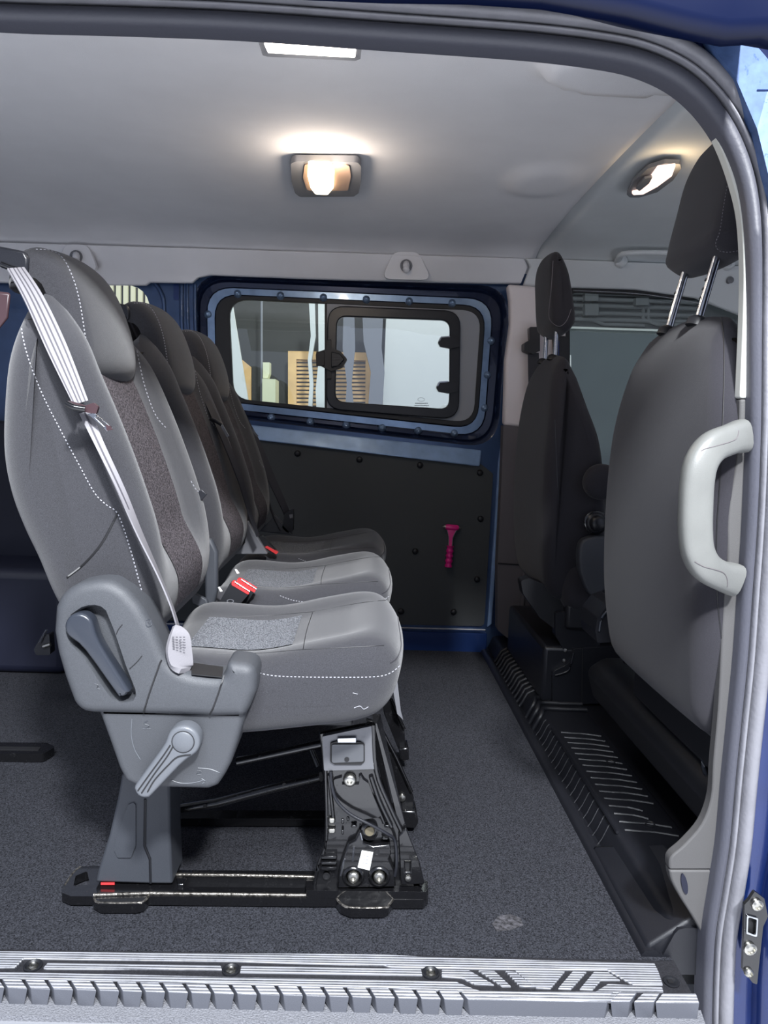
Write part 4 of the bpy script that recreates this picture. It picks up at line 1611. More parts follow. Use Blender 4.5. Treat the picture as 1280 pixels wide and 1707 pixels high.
def cover(name, px, Y0, Y1, m, parent, r=.012, n=120, holes=None, seg=4):
    """moulded plastic shell with rounded rim facing the door"""
    P = resample(ccw([Vector(p) for p in xzs(px, Y0, .006)]), n)
    N = normals2(P)
    N = [(N[i - 1] + N[i] + N[(i + 1) % n]).normalized() for i in range(n)]
    V, F = [], []
    st = [(-.0, Y1)]
    for k in range(seg + 1):
        a = k / seg * math.pi / 2
        st.append((r * (1 - math.cos(a)), Y0 + r * (1 - math.sin(a))))
    for ins, y in st:
        for i in range(n):
            q = P[i] - N[i] * ins
            V.append((q[0], y, q[1]))
    for j in range(len(st) - 1):
        for i in range(n):
            a, b = j * n + i, j * n + (i + 1) % n
            F.append((a, b, b + n, a + n))
    # face, possibly with a recess
    base = (len(st) - 1) * n
    inner = [V[base + i] for i in range(n)]
    if holes:
        H = [resample(ccw([Vector(p) for p in h]), 40) for h in holes]
        V2, T = tess([[(p[0], p[2]) for p in inner]] + [[(p[0], p[1]) for p in h] for h in H])
        off = len(V)
        V += [(a, Y0, b) for a, b in V2]
        F += [tuple(i + off for i in t) for t in T]
        for h in H:
            k0 = len(V)
            c = sum((Vector(p) for p in h), Vector((0, 0))) / len(h)
            rings = ((0, Y0), (.0025, Y0 + .004), (.005, Y0 + .020))
            for ins, y in rings:
                for p in h:
                    d = (Vector(p) - c)
                    q = Vector(p) - d.normalized() * ins
                    V.append((q[0], y, q[1]))
            m_ = len(h)
            for j in range(2):
                for i in range(m_):
                    a, b = k0 + j * m_ + i, k0 + j * m_ + (i + 1) % m_
                    F.append((a, b, b + m_, a + m_))
            F.append(tuple(k0 + 2 * m_ + i for i in range(m_)))
    else:
        F.append(tuple(base + i for i in range(n)))
    return mk(name, V, F, m, parent, weld=True)


rec1 = xzs([(112, 1042), (118, 1024), (136, 1012), (150, 1008), (164, 1008), (176, 1016), (190, 1050), (210, 1110), (228, 1155), (224, 1168), (206, 1173), (188, 1168), (168, 1140), (140, 1098), (116, 1072), (110, 1056)], Yc, .004)
cv1 = cover('side_cover', cov_up, Yc, 1.095, M['grey_trim'], seat1, r=.016, holes=[rec1])
# panel joints on the cover
for a in ([(269, 1100), (258, 1130), (246, 1165), (238, 1194)], [(374, 1126), (366, 1150), (356, 1178), (347, 1197)]):
    seam('cover_joint', cv1, [a], cv1, M['win_rubber'], solid=True, rad=.0013)
seam('moulded_mark', cv1, [[(204, 1041), (197, 1050), (194, 1057)], [(237, 1093), (228, 1104), (216, 1115)]], cv1, M['win_rubber'], solid=True, rad=.0007)
seam('moulded_icon', cv1, [[(243, 1034), (250, 1033), (252, 1042), (245, 1045), (243, 1036)], [(246, 1037), (250, 1041)], [(158, 1140), (164, 1142), (162, 1147), (167, 1149)]], cv1, M['grey_dark'], solid=True, rad=.0007)
# belt slot on the top of the cover
hexa('belt_slot', [W(319, 1106, Y=1.075), W(372, 1113, Y=1.075), W(370, 1130, Y=Yc + .004), W(319, 1125, Y=Yc + .004)],
     [p + Vector((0, 0, .0015)) for p in (W(319, 1106, Y=1.075), W(372, 1113, Y=1.075), W(370, 1130, Y=Yc + .004), W(319, 1125, Y=Yc + .004))], M['win_rubber'], cv1)

cov_lo = [(158, 1176), (412, 1180), (404, 1210), (395, 1241), (384, 1275), (374, 1294), (362, 1312), (346, 1318), (267, 1316), (225, 1313), (208, 1305), (197, 1284), (178, 1230)]
cv2 = cover('lower_cover', cov_lo, Yc + .012, 1.15, M['grey_trim'], seat1, r=.012)
seam('moulded_mark', cv2, [[(220, 1198), (219, 1225), (224, 1248), (234, 1266)], [(285, 1300), (300, 1305), (320, 1305), (338, 1301)], [(336, 1298), (342, 1302), (337, 1306)],
                          [(330, 1280), (350, 1282), (366, 1288)]], cv2, M['grey_trim_lt'], solid=True, rad=.0007)
seam('moulded_icon', cv2, [[(246, 1202), (240, 1206), (249, 1210), (242, 1214)], [(238, 1215), (252, 1215)], [(328, 1284), (336, 1286), (328, 1290), (336, 1292)]], cv2, M['grey_dark'], solid=True, rad=.0007)


def lever(name, head, rh, tail, rt, Y0, th, m, parent, bulge=0.0):
    """drop-shaped pull lever in the plane of the cover"""
    A, B = Vector(W(*head, Y=Y0)), Vector(W(*tail, Y=Y0))
    a, b = Vector((A[0], A[2])), Vector((B[0], B[2]))
    d = (b - a).normalized()
    s = Vector((-d[1], d[0]))
    ang0 = math.atan2(d[1], d[0])
    pts = []
    for i in range(15):
        t = math.radians(65 + 230 * i / 14)
        pts.append(a + (d * math.cos(t) + s * math.sin(t)) * rh)
    L_ = (b - a).length
    pts.append(a + d * L_ * .30 - s * (rt * 1.05))
    for i in range(7):
        t = math.radians(-80 + 160 * i / 6)
        pts.append(b + (d * math.cos(t) + s * math.sin(t)) * rt * .82)
    pts.append(a + d * L_ * .34 + s * (rt * 1.05))
    return pillow(name, [(p[0], p[1]) for p in pts], Y0, Y0 + th, .005, m, parent, seg=4, mid=2, n=70, smooth_in=True, ksm=3)


lv1 = lever('recline_lever', (131, 1046), .0195, (202, 1152), .0105, Yc - .012, .026, M['lever'], seat1)
lv2 = lever('tilt_lever', (305, 1238), .0235, (240, 1316), .0165, Yc - .020, .028, M['grey_trim_lt'], seat1)
lathe('lever_cap', W(305, 1237, Y=Yc - .020), (0, -1, 0), [(-.002, .0150), (.0005, .0150), (.0015, .0138), (.002, .001)], M['grey_trim_lt'], lv2, 24)
lathe('lever_cap_ring', W(305, 1237, Y=Yc - .020), (0, -1, 0), [(-.002, .0163), (.0002, .0163), (.0002, .0150)], M['win_rubber'], lv2, 24)
seam('lever_groove', lv2, [[(284, 1242), (272, 1260), (250, 1290), (230, 1318)], [(289, 1243), (278, 1262), (256, 1292), (236, 1322)], [(318, 1258), (296, 1262), (280, 1276), (258, 1300), (246, 1320)]], lv2, M['win_rubber'], solid=True, rad=.0011)

# plastic-clad leg
Yl = 1.228
leg = pplate('leg_cover', [(203, 1290), (283, 1290), (284, 1400), (288, 1474), (252, 1474), (158, 1471), (164, 1450), (182, 1392), (196, 1330)], Yl, .075, M['grey_dark'], seat1, bevel=.004)
pplate('leg_panel', [(213, 1342, 3), (222, 1338, 3), (226, 1342, 3), (226, 1410), (218, 1430, 3), (196, 1430, 4), (190, 1418, 4), (194, 1398)], Yl - .003, .004, M['grey_dark'], leg, bevel=.002)
tube('leg_edge', [W(242, 1332, Y=Yl - .001), W(241, 1410, Y=Yl - .001), W(250, 1432, Y=Yl - .001), W(251, 1472, Y=Yl - .001)], .0022, M['black'], leg, 6)
hexa('red_flag', [W(168, 1475, Y=Yl - .004), W(191, 1475, Y=Yl - .004), W(191, 1475, Y=Yl + .01), W(168, 1475, Y=Yl + .01)],
     [W(168, 1471, Y=Yl - .004), W(191, 1471, Y=Yl - .004), W(191, 1471, Y=Yl + .01), W(168, 1471, Y=Yl + .01)], M['red'], leg)

# floor rail frame
rail = hplate('floor_rail', [(103, 1488), (104, 1476), (120, 1455), (132, 1445), (165, 1443), (170, 1449), (520, 1452), (700, 1462), (713, 1470), (714, 1492), (706, 1500), (655, 1500), (648, 1510), (640, 1515), (585, 1515), (568, 1508), (560, 1497),
                             (520, 1497), (248, 1494), (240, 1504), (228, 1507), (168, 1507), (156, 1500), (154, 1494), (118, 1494)], .020, .016, M['gloss_black'], seat1, r=.003, bevel=.003,
              holes=[[(126, 1460), (145, 1452), (150, 1474), (122, 1478)], [(306, 1460), (512, 1464), (508, 1480), (302, 1478)]])
tube('rail_lip', [W(156, 1492, Z=.022), W(248, 1489, Z=.022), W(560, 1493, Z=.022), W(706, 1496, Z=.022)], .0028, M['worn'], rail, 8)
tube('rail_rear_lip', [W(290, 1458, Z=.022), W(400, 1459, Z=.022), W(530, 1462, Z=.022)], .003, M['worn'], rail, 8)
hplate('rail_trough', [(150, 1452), (530, 1458), (525, 1488), (150, 1486)], .008, .004, M['gloss_black'], rail)
hplate('rail_stop', [(294, 1462), (312, 1463), (306, 1474), (296, 1474)], .026, .01, M['gloss_black'], rail, bevel=.002)

for px in ([(157, 1500), (168, 1507), (228, 1507), (240, 1504), (249, 1494)], [(560, 1497), (568, 1508), (585, 1515), (640, 1515), (648, 1510), (656, 1500)], [(108, 1478), (122, 1457), (134, 1447)]):
    tube('worn_edge', [W(a, b - 1.5, Z=.019) for a, b in px], .0022, M['worn'], rail, 6, sm=3)
# pressed steel front leg
Yb = 1.222
fl_ = pplate('steel_leg', [(531, 1224), (624, 1206), (628, 1240), (630, 1284), (642, 1322), (662, 1370), (690, 1428), (704, 1478), (520, 1480), (528, 1440), (541, 1405), (542, 1330), (538, 1290), (534, 1240)], Yb, .012, M['gloss_black'], seat1, bevel=.003)
pplate('top_plate', [(537, 1228, 3), (621, 1210, 3), (622, 1250), (627, 1282, 3), (540, 1285, 3)], Yb - .006, .007, mat('grey_steel', rgb(112, 113, 117), .4, .4, scr=(80, .3)), fl_, bevel=.002)
pplate('cover_flap', [(550, 1239, 5), (560, 1236), (600, 1237), (608, 1241, 5), (608, 1270, 6), (602, 1275), (558, 1275), (550, 1270, 6)], Yb - .010, .006, M['win_rubber'], fl_, bevel=.002)
pplate('cover_flap_face', [(553, 1241, 4), (606, 1241, 4), (606, 1270, 4), (553, 1272, 4)], Yb - .012, .004, mat('grey_flap', rgb(96, 98, 102), .45, .3), fl_, bevel=.001)
pplate('flap_hinge', [(562, 1231), (594, 1230), (594, 1238), (562, 1238)], Yb - .012, .004, M['chrome'], fl_, bevel=.001)
lathe('flap_hole', W(578, 1266, Y=Yb - .0125), (0, -1, 0), [(0, .004), (.001, .004), (.001, .001)], M['win_rubber'], fl_, 12)
for a, b, r_ in ((583, 1299, .0115), (589, 1460, .0105), (632, 1460, .0105)):
    if b > 1400:
        lathe('washer', W(a, b, Y=Yb - .012), (0, -1, 0), [(0, .020), (.004, .019), (.006, .015), (.002, .012)], M['gloss_black'], fl_, 20)
    lathe('bolt', W(a, b, Y=Yb - (.014 if b > 1400 else .002)), (0, -1, 0), [(0, r_), (.006, r_ * .95), (.009, r_ * .7), (.009, r_ * .42), (.005, r_ * .40), (.005, 0)], M['zinc'], fl_, 12)
# embossed panel and flanges of the leg
for px, r_ in (([(541, 1226), (543, 1300), (544, 1400), (531, 1440), (524, 1478)], .003), ([(622, 1208), (627, 1285), (650, 1345), (680, 1410), (702, 1474)], .0042),
               ([(548, 1292), (552, 1330), (556, 1370)], .003), ([(618, 1294), (632, 1335), (652, 1378)], .004), ([(600, 1292), (622, 1330), (640, 1372)], .003)):
    tube('leg_flange', [W(a, b, Y=Yb - .003) for a, b in px], r_, M['gloss_black'], fl_, 8, sm=4)
pplate('embossed_panel', [(556, 1300, 4), (570, 1296), (570, 1308), (598, 1308), (600, 1296), (614, 1306, 4), (636, 1362, 6), (560, 1372, 4)], Yb - .006, .008, M['gloss_black'], fl_, bevel=.004)
lathe('pivot_bush', W(616, 1384, Y=Yb - .004), (0, -1, 0), [(0, .015), (.006, .015), (.007, .012), (.002, .011), (.002, 0)], M['gloss_black'], fl_, 20)
lathe('bush_face', W(616, 1385, Y=Yb - .006), (0, -1, 0), [(0, .009), (.003, .008), (.003, 0)], mat('brass_bush', rgb(120, 112, 92), .4, .5), fl_, 16)
# latch housing
lh = pplate('latch_housing', [(580, 1408), (592, 1402), (600, 1386), (604, 1392), (606, 1406), (622, 1411), (650, 1408), (652, 1424), (648, 1432), (656, 1450), (660, 1478), (562, 1480), (566, 1448), (572, 1430)], Yb - .014, .010, M['gloss_black'], fl_, bevel=.002)
pplate('sticker', [(603, 1418), (622, 1421), (616, 1451), (596, 1446)], Yb - .0155, .001, M['white'], fl_)
for i in range(3):
    y = 1426 + i * 6
    pplate('sticker_line', [(606 - i, y), (618 - i, y + 2), (618 - i, y + 2.8), (606 - i, y + .8)], Yb - .0158, .0003, M['lamp_bezel'], fl_)
lathe('housing_hole', W(628, 1421, Y=Yb - .0142), (0, -1, 0), [(0, .005), (.001, .005), (.001, .0035), (.0003, .003), (.0003, 0)], M['win_rubber'], fl_, 12)
for px in ([(600, 1388), (603, 1400)], [(590, 1412), (588, 1436)], [(574, 1432), (568, 1460)]):
    tube('housing_edge', [W(a, b, Y=Yb - .015) for a, b in px], .0018, M['chrome'], fl_, 6)
for (a, b, w, h) in ((553, 1369, 10, 8), (553, 1386, 12, 7), (571, 1370, 5, 9), (571, 1388, 4, 8), (580, 1366, 5, 7), (645, 1378, 10, 4), (642, 1398, 12, 4), (590, 1378, 10, 4)):
    pplate('pressed_tab', [(a - w / 2, b - h / 2), (a + w / 2, b - h / 2), (a + w / 2, b + h / 2), (a - w / 2, b + h / 2)], Yb - .009, .007, M['zinc'] if w > 9 and b < 1400 and a < 560 else M['gloss_black'], fl_, bevel=.002)
for y in (1428, 1437, 1446):
    pplate('foot_rib', [(536, y), (562, y), (561, y + 4), (534, y + 4)], Yb - .012, .012, M['gloss_black'], fl_, bevel=.0015)
lathe('foot_hole', W(544, 1460, Y=Yb - .003), (0, -1, 0), [(0, .006), (.002, .006), (.002, .0045), (.0005, .004), (.0005, 0)], M['win_rubber'], fl_, 14)
# right foot with slot
pplate('foot_gusset', [(664, 1395), (676, 1380), (700, 1440), (708, 1474), (668, 1476), (666, 1440)], Yb - .010, .010, M['gloss_black'], fl_, bevel=.002, holes=[[(675, 1436), (684, 1436), (684, 1454), (675, 1454)]])
pplate('gusset_backing', [(672, 1430), (690, 1430), (690, 1458), (672, 1458)], Yb - .002, .002, M['win_rubber'], fl_)
lathe('gusset_bolt', W(680, 1463, Y=Yb - .011), (0, -1, 0), [(0, .006), (.004, .005), (.005, .001)], M['zinc'], fl_, 10)
hplate('foot_plate', [(511, 1474), (516, 1468), (706, 1470), (713, 1474), (712, 1487), (510, 1484)], .034, .014, M['gloss_black'], fl_, r=.004, bevel=.003)
# release cable
tube('release_cable', [W(551, 1286, Y=Yb - .008), W(553, 1310, Y=Yb - .012), W(562, 1336, Y=Yb - .016), W(585, 1358, Y=Yb - .020), W(620, 1376, Y=Yb - .022), W(645, 1390, Y=Yb - .020), W(658, 1402, Y=Yb - .012), W(661, 1440, Y=Yb - .014), W(658, 1460, Y=Yb - .012)],
     .0028, M['black_sat'], fl_, 8, sm=5)
# side web of the leg leaning back under the cushion
hexa('leg_web', [W(704, 1478, Y=Yb), W(690, 1478, Y=Yb), W(676, 1440, Y=Yb + .05), W(690, 1440, Y=Yb + .05)],
     [W(628, 1206, Y=Yb), W(624, 1206, Y=Yb), W(620, 1190, Y=Yb + .05), W(634, 1190, Y=Yb + .05)], M['gloss_black'], fl_)
# cross tubes under the cushion
tube('diagonal_brace', [W(283, 1350, Y=1.34), W(360, 1338, Y=1.35), W(460, 1312, Y=1.35), W(535, 1295, Y=1.33)], .0105, M['gloss_black'], seat1, 12, flat=.8)
for a, b in ((342, 1343), (474, 1308)):
    lathe('brace_hole', W(a, b, Y=1.338), (0, -1, 0), [(0, .004), (.0015, .004), (.0015, 0)], M['win_rubber'], seat1, 10)
tube('cushion_frame', [W(395, 1270, Y=1.25), W(470, 1254, Y=1.25), W(545, 1238, Y=1.25)], .007, M['gloss_black'], seat1, 8)
tube('cushion_frame', [W(395, 1268, Y=1.45), W(470, 1254, Y=1.45), W(545, 1240, Y=1.45)], .008, M['gloss_black'], seat1, 8)
tube('frame_link', [W(514, 1238, Y=1.4), W(530, 1278, Y=1.38)], .006, M['gloss_black'], seat1, 8)
tube('rear_brace', [W(290, 1338, Y=1.6), W(540, 1342, Y=1.6)], .004, M['gloss_black'], seat1, 6)
# underside pan so the cushion does not look hollow from below
box('seat_pan', -.26, .0, 1.14, 1.42, .352, .366, M['black'], seat1, bevel=.004)


def back_leg(parent, Y, pts, foot, bolt, Z=.02):
    g = pplate('steel_leg', pts, Y, .012, M['gloss_black'], parent, bevel=.002)
    tube('leg_flange', [W(a, b, Y=Y - .004) for a, b in pts[1:4]], .0035, M['gloss_black'], g, 8)
    if foot:
        pplate('foot', foot, Y - .02, .05, M['gloss_black'], g, bevel=.004)
    lathe('bolt', W(*bolt, Y=Y - .002), (0, -1, 0), [(0, .008), (.005, .007), (.007, .002)], M['zinc'], g, 12)
    return g


back_leg(seat2, 1.465, [(610, 1200), (630, 1204), (660, 1262), (686, 1320), (690, 1330), (688, 1350), (676, 1352), (652, 1352), (636, 1300)], [(668, 1352), (694, 1352), (698, 1372), (692, 1382), (672, 1380)], (670, 1329))
back_leg(seat2, 1.74, [(630, 1120), (652, 1165), (660, 1185), (674, 1215), (676, 1246), (664, 1250), (640, 1190)], [(664, 1248), (681, 1246), (682, 1268), (668, 1268)], (674, 1262))
hplate('floor_rail', [(270, 1350), (690, 1352), (694, 1366), (270, 1364)], .02, .016, M['gloss_black'], seat2, r=.003, bevel=.003)
pplate('strap_end', [(650, 1120), (658, 1100), (664, 1150), (668, 1185), (672, 1200), (662, 1190)], 1.70, .004, M['lamp_bezel'], seat2)

# shoulder belt guides on the backrests
def guide(parent, d, pinch=0):
    Y = 1.15 + d
    s = (Y) / 1.15
    def T(x, y):
        w = W(x, y, Y=1.15)
        return w + Vector((0, d, 0))
    g = mk('belt_guide', [T(-10, 408), T(40, 418), (T(47, 430)), T(46, 454), T(36, 458), T(14, 448), T(-12, 440)] +
           [p + Vector((0, .07, 0)) for p in (T(-10, 408), T(40, 418), (T(47, 430)), T(46, 454), T(36, 458), T(14, 448), T(-12, 440))],
           [(0, 1, 2, 3, 4, 5, 6), (7, 8, 9, 10, 11, 12, 13)] + [(i, (i + 1) % 7, (i + 1) % 7 + 7, i + 7) for i in range(7)], M['black_sat'], parent, bevel=.004)
    tube('guide_bar', [T(2, 440), T(20, 447), T(40, 452)], .004, M['gloss_black'], g, 8)
    return g


guide(seat1, 0)
hexa('guide_base', [W(-10, 560, Y=1.14), W(14, 530, Y=1.14), W(14, 530, Y=1.2), W(-10, 560, Y=1.2)], [W(-10, 485, Y=1.14), W(18, 488, Y=1.14), W(18, 488, Y=1.2), W(-10, 485, Y=1.2)], M['tongue_cover'], seat1, bevel=.004)
guide(seat2, .48)
guide(seat3, .94)

# pale moulded pieces between the cushions and backrests
for st2, px, Y in ((seat2, [(412, 868), (446, 924), (392, 924), (408, 905)], 1.98), (seat3, [(458, 858), (488, 892), (432, 886)], 2.42)):
    pplate('recliner_shield', px, Y, .02, M['lamp_bezel'] if st2 is seat2 else M['grey_dark'], st2, bevel=.003)
pplate('recliner_shield', [(338, 896), (352, 898), (362, 920), (362, 985), (354, 1020), (342, 1016), (340, 960)], 1.53, .02, M['grey_dark'], seat1, bevel=.006, bseg=3)
pplate('recliner_shield', [(318, 985), (345, 1000), (350, 1020), (320, 1006)], 1.50, .012, M['grey_dark'], seat1, bevel=.003)
# armrest roll beside the middle backrest
pplate('back_tab', [(322, 822), (336, 816), (345, 824), (334, 836), (326, 846)], 1.435, .006, M['black_sat'], seat1, bevel=.001)

# ============================================================ belts
def strap_rows(rows):
    return [(W(l[0], l[1], Y=l[2]), W(r[0], r[1], Y=r[2])) for l, r in rows]


b1 = thing('seat_belt', 'pale striped seat belt hanging down the nearest rear seat to its side cover', 'belt', W(295, 1100, Y=1.08))
rows = strap_rows([((12, 448, 1.12), (40, 446, 1.15)), ((40, 500, 1.09), (72, 494, 1.11)), ((78, 585, 1.06), (110, 572, 1.075)), ((122, 675, 1.04), (147, 668, 1.05))])
ribbon('webbing', rows, .0022, M['web'], b1, sm=6)
for f in (.14, .40, .60, .86):
    rr_ = [(a.lerp(b, f - .035) + Vector((0, -.0022, 0)), a.lerp(b, f + .035) + Vector((0, -.0022, 0))) for a, b in rows]
    ribbon('webbing_stripe', rr_, .0008, M['web_edge'], b1, sm=6, cols=1)
rows = strap_rows([((132, 690, 1.045), (152, 684, 1.05)), ((158, 742, 1.035), (172, 735, 1.04)), ((196, 820, 1.03), (208, 815, 1.04)), ((228, 890, 1.028), (236, 886, 1.05)), ((262, 958, 1.03), (266, 956, 1.06)), ((284, 1010, 1.035), (287, 1008, 1.06)), ((296, 1050, 1.05), (300, 1049, 1.06))])
ribbon('webbing', rows, .0020, M['web'], b1, sm=6)
rr_ = [(a.lerp(b, .42) + Vector((0, -.002, 0)), a.lerp(b, .58) + Vector((0, -.002, 0))) for a, b in rows[:5]]
ribbon('webbing_stripe', rr_, .0008, M['web_edge'], b1, sm=6, cols=1)
# folded sewn end on the cover
ribbon('sewn_end', strap_rows([((290, 1043, 1.045), (299, 1045, 1.05)), ((284, 1058, 1.035), (314, 1058, 1.05)), ((278, 1085, 1.03), (318, 1082, 1.05)), ((284, 1110, 1.03), (320, 1108, 1.05)), ((300, 1119, 1.032), (316, 1117, 1.05))]), .008, M['web'], b1, sm=5)
for i in range(5):
    for j in range(4):
        a, b = 287 + j * 6 + i * .3, 1062 + i * 4.4
        tube('box_stitch', [W(a, b, Y=1.028), W(a + 3.4, b, Y=1.029)], .0008, M['web_edge'], b1, 5)
# tongue and stop
tg = pplate('tongue', [(108, 671, 3), (116, 668, 3), (142, 676), (156, 671, 4), (164, 678, 4), (160, 690, 3), (146, 688), (126, 684), (112, 678, 3)], 1.028, .006, M['tongue_cover'], b1, bevel=.002)
tube('tongue_loop', [W(111, 673, Y=1.022), W(124, 679, Y=1.02), W(142, 682, Y=1.022)], .0042, M['gloss_black'], tg, 10, sm=4)
pplate('tongue_blade', [(146, 690), (157, 688), (188, 714), (178, 719), (172, 712)], 1.028, .003, M['chrome'], tg, bevel=.0006, holes=[[(158, 696), (164, 695), (178, 708), (174, 711)]])
pplate('tongue_tip', [(176, 708), (184, 710), (187, 716), (178, 718)], 1.0265, .003, M['tongue_cover'], tg)

b2 = thing('seat_belt', 'dark seat belt down the front of the middle rear seat', 'belt', W(430, 900, Y=1.97))
ribbon('webbing', strap_rows([((326, 640, 1.90), (334, 640, 1.92)), ((346, 682, 1.88), (356, 680, 1.90)), ((370, 735, 1.86), (379, 732, 1.88)), ((396, 800, 1.86), (404, 797, 1.88)), ((412, 850, 1.88), (417, 848, 1.90)), ((428, 895, 1.9), (432, 893, 1.92))]), .003, M['web_dark'], b2, sm=5)
tg = tube('tongue', [W(352, 699, Y=1.86), W(360, 702, Y=1.85), W(370, 708, Y=1.85)], .005, M['black_sat'], b2, 8)
pplate('tongue_blade', [(367, 709), (371, 708), (382, 727), (378, 729)], 1.85, .004, M['chrome'], b2, bevel=.0006)
b3 = thing('seat_belt', 'dark seat belt of the farthest rear seat, in front of the black lining board', 'belt', W(475, 885, Y=2.5))
ribbon('webbing', strap_rows([((384, 655, 2.42), (392, 654, 2.44)), ((404, 705, 2.42), (414, 700, 2.44)), ((422, 745, 2.42), (434, 738, 2.44)), ((446, 800, 2.42), (458, 795, 2.44)), ((470, 850, 2.42), (480, 846, 2.44)), ((476, 868, 2.44), (486, 866, 2.46))]), .003, M['web_dark'], b3, sm=5)
tube('webbing_edge', [W(404, 700, Y=2.4), W(430, 768, Y=2.4), W(452, 850, Y=2.42), (W(468, 884, Y=2.42))], .004, M['web_dark'], b3, 6, sm=4)
pplate('tongue_blade', [(417, 716), (421, 715), (431, 727), (428, 728)], 2.40, .003, M['chrome'], b3)
tube('tongue', [W(404, 706, Y=2.39), W(414, 708, Y=2.39)], .004, M['black_sat'], b3, 8)
pplate('anchor', [(474, 856, 3), (489, 848, 2), (489, 886, 5), (478, 888, 5), (470, 880, 4)], 2.42, .03, M['black_sat'], b3, bevel=.004)
pplate('anchor_label', [(482, 858), (488, 857), (488, 863), (483, 864)], 2.418, .002, M['lamp_bezel'], b3)

# buckles
Ybk = 1.50
for (name, label, off) in (('belt_buckle', 'black belt buckle with red button, nearer of the pair between near cushions', 0), ('belt_buckle', 'black belt buckle with red button, farther of the pair between near cushions', 1)):
    t = thing(name, label, 'buckle', W(370 + off * 12, 1018, Y=Ybk + off * .03), 'belt buckles between the two near cushions')
    Y = Ybk + off * .032
    if off == 0:
        px = [(358, 1017), (384, 971), (415, 990), (396, 1012)]
        rd = [(386, 969.5), (390, 970), (416, 986), (414, 991.5), (386, 975)]
    else:
        px = [(385, 1012), (396, 968), (425, 984), (412, 1004)]
        rd = [(395, 965), (401, 966), (427, 982), (424, 988), (396, 971)]
    bd = pplate('buckle_body', [p + (2.5,) for p in px], Y, .022, M['black'], t, bevel=.003, bseg=3)
    pplate('release_button', [p + (1.5,) for p in rd], Y - .001, .016, M['red'], t, bevel=.001)
    if off == 0:
        V, F = oval_vf(W(384, 1002, Y=Y - .001), .007, .0038, .001)
        mk('raised_mark', V, F, M['lamp_bezel'], t)
    tube('buckle_edge', [W(rd[1][0] + 1, rd[1][1], Y=Y - .002), W(rd[2][0], rd[2][1], Y=Y - .002)], .0012, M['chrome'], t, 6)
t = thing('belt_buckle', 'belt buckle with a red button at the far end of the middle seat', 'buckle', W(450, 925, Y=1.99))
pplate('buckle_body', [(428, 895, 2), (436, 893, 2), (462, 921, 2), (452, 924, 2)], 2.0, .022, M['black'], t, bevel=.003)
pplate('release_button', [(441, 912, 1), (445, 910, 1), (464, 921, 1), (460, 924, 1)], 1.996, .014, M['red'], t, bevel=.001)
# child seat anchor tabs at the bight of the middle cushion
for a, b in ((393, 953), (365, 983)):
    k = pplate('anchor_tab', [(a - 2, b - 4), (a + 1, b - 4), (a + 6, b + 3), (a + 2, b + 4)], 1.52, .004, M['white'], seat2, bevel=.001)
# ============================================================ front seats
def front_seat(label, yc, dx=0.0, hw=.245, wd=.125, tk=1.0, lean=0.0, hx=0.0, hz=0.0, bz=0.0):
    t = thing('front_seat', label, 'seat', (.60 + dx, yc, 0.045), 'front seats')
    bp = [(.545, .37), (.520, .45), (.507, .60), (.505, .75), (.515, .90), (.530, .98), (.552, 1.025), (.575, 1.025), (.596, .975), (.628, .88), (.668, .78), (.690, .65), (.700, .50), (.695, .38), (.62, .345)]

    def bw(x, y, z):
        s = (y - yc) / hw
        tz = 1 - .30 * sstep(.78, 1.03, z) ** 1.4 - .10 * sstep(.56, .36, z)
        c = .012 * s * s * sstep(.60, .50, x)
        return (x + dx + c, yc + s * hw * tz, z + bz * sstep(.5, 1.0, z) - .020 * s * s * sstep(.95, 1.02, z))

    bk = pillow('backrest', bp, yc - hw, yc + hw, .035, M['fabric_front'], t, seg=6, mid=14, n=90, warp=bw)
    hp = [(.546, 1.115), (.544, 1.15), (.556, 1.215), (.572, 1.285), (.596, 1.328), (.625, 1.330), (.645, 1.28), (.650, 1.20), (.640, 1.13), (.595, 1.096)]
    hp = [(.546 + (a - .546) * tk + hx - lean * (b - 1.1), b + hz) for a, b in hp]

    def hwp(x, y, z):
        s = (y - yc) / wd
        tz = 1 - .10 * sstep(1.25 + hz, 1.33 + hz, z)
        return (x + dx + .008 * s * s * sstep(.60 + hx, .55 + hx, x), yc + (y - yc) * tz, z - .008 * s * s * sstep(1.25 + hz, 1.33 + hz, z) + .010 * s * s * sstep(1.16 + hz, 1.10 + hz, z))

    hr = pillow('headrest', hp, yc - wd, yc + wd, .035 * tk, M['fabric_front'], t, seg=6, mid=8, n=64, warp=hwp)
    for s in (-.062, .062):
        tube('headrest_post', [(.552 + dx, yc + s, 1.0), (.562 + dx + hx * .3, yc + s, 1.06), (.578 + dx + hx * .8 - lean * .06, yc + s, 1.15)], .0068, M['chrome'], t, 14)
        for k in range(4):
            z = 1.045 + k * .015
            x = .552 + (z - 1.0) / .06 * (.010 + hx * .3) if z < 1.06 else .562 + hx * .3 + (z - 1.06) / .09 * (.016 + hx * .5)
            lathe('post_notch', (x + dx - .0066, yc + s + .002, z), (-1, 0, .4), [(0, .003), (.0012, .003), (.0012, .001)], M['gloss_black'], t, 8)
        lathe('post_collar', (.553 + dx, yc + s, 1.012 + bz), (.3, 0, 1), [(0, .018), (.012, .017), (.016, .012), (.018, .009)], M['black'], t, 16)
    # cushion and its plastic side, mostly hidden by the backrest
    cp = [(.60, .46), (.75, .45), (.95, .46), (1.03, .44), (1.04, .38), (.98, .34), (.75, .33), (.60, .33)]
    pillow('cushion', [(a + dx, b) for a, b in cp], yc - hw, yc + hw, .04, M['fabric_front'], t, seg=4, mid=6, n=50)
    box('seat_pan', .60 + dx, 1.0 + dx, yc - .22, yc + .22, .27, .345, M['black'], t, bevel=.01)
    return t, bk, hr


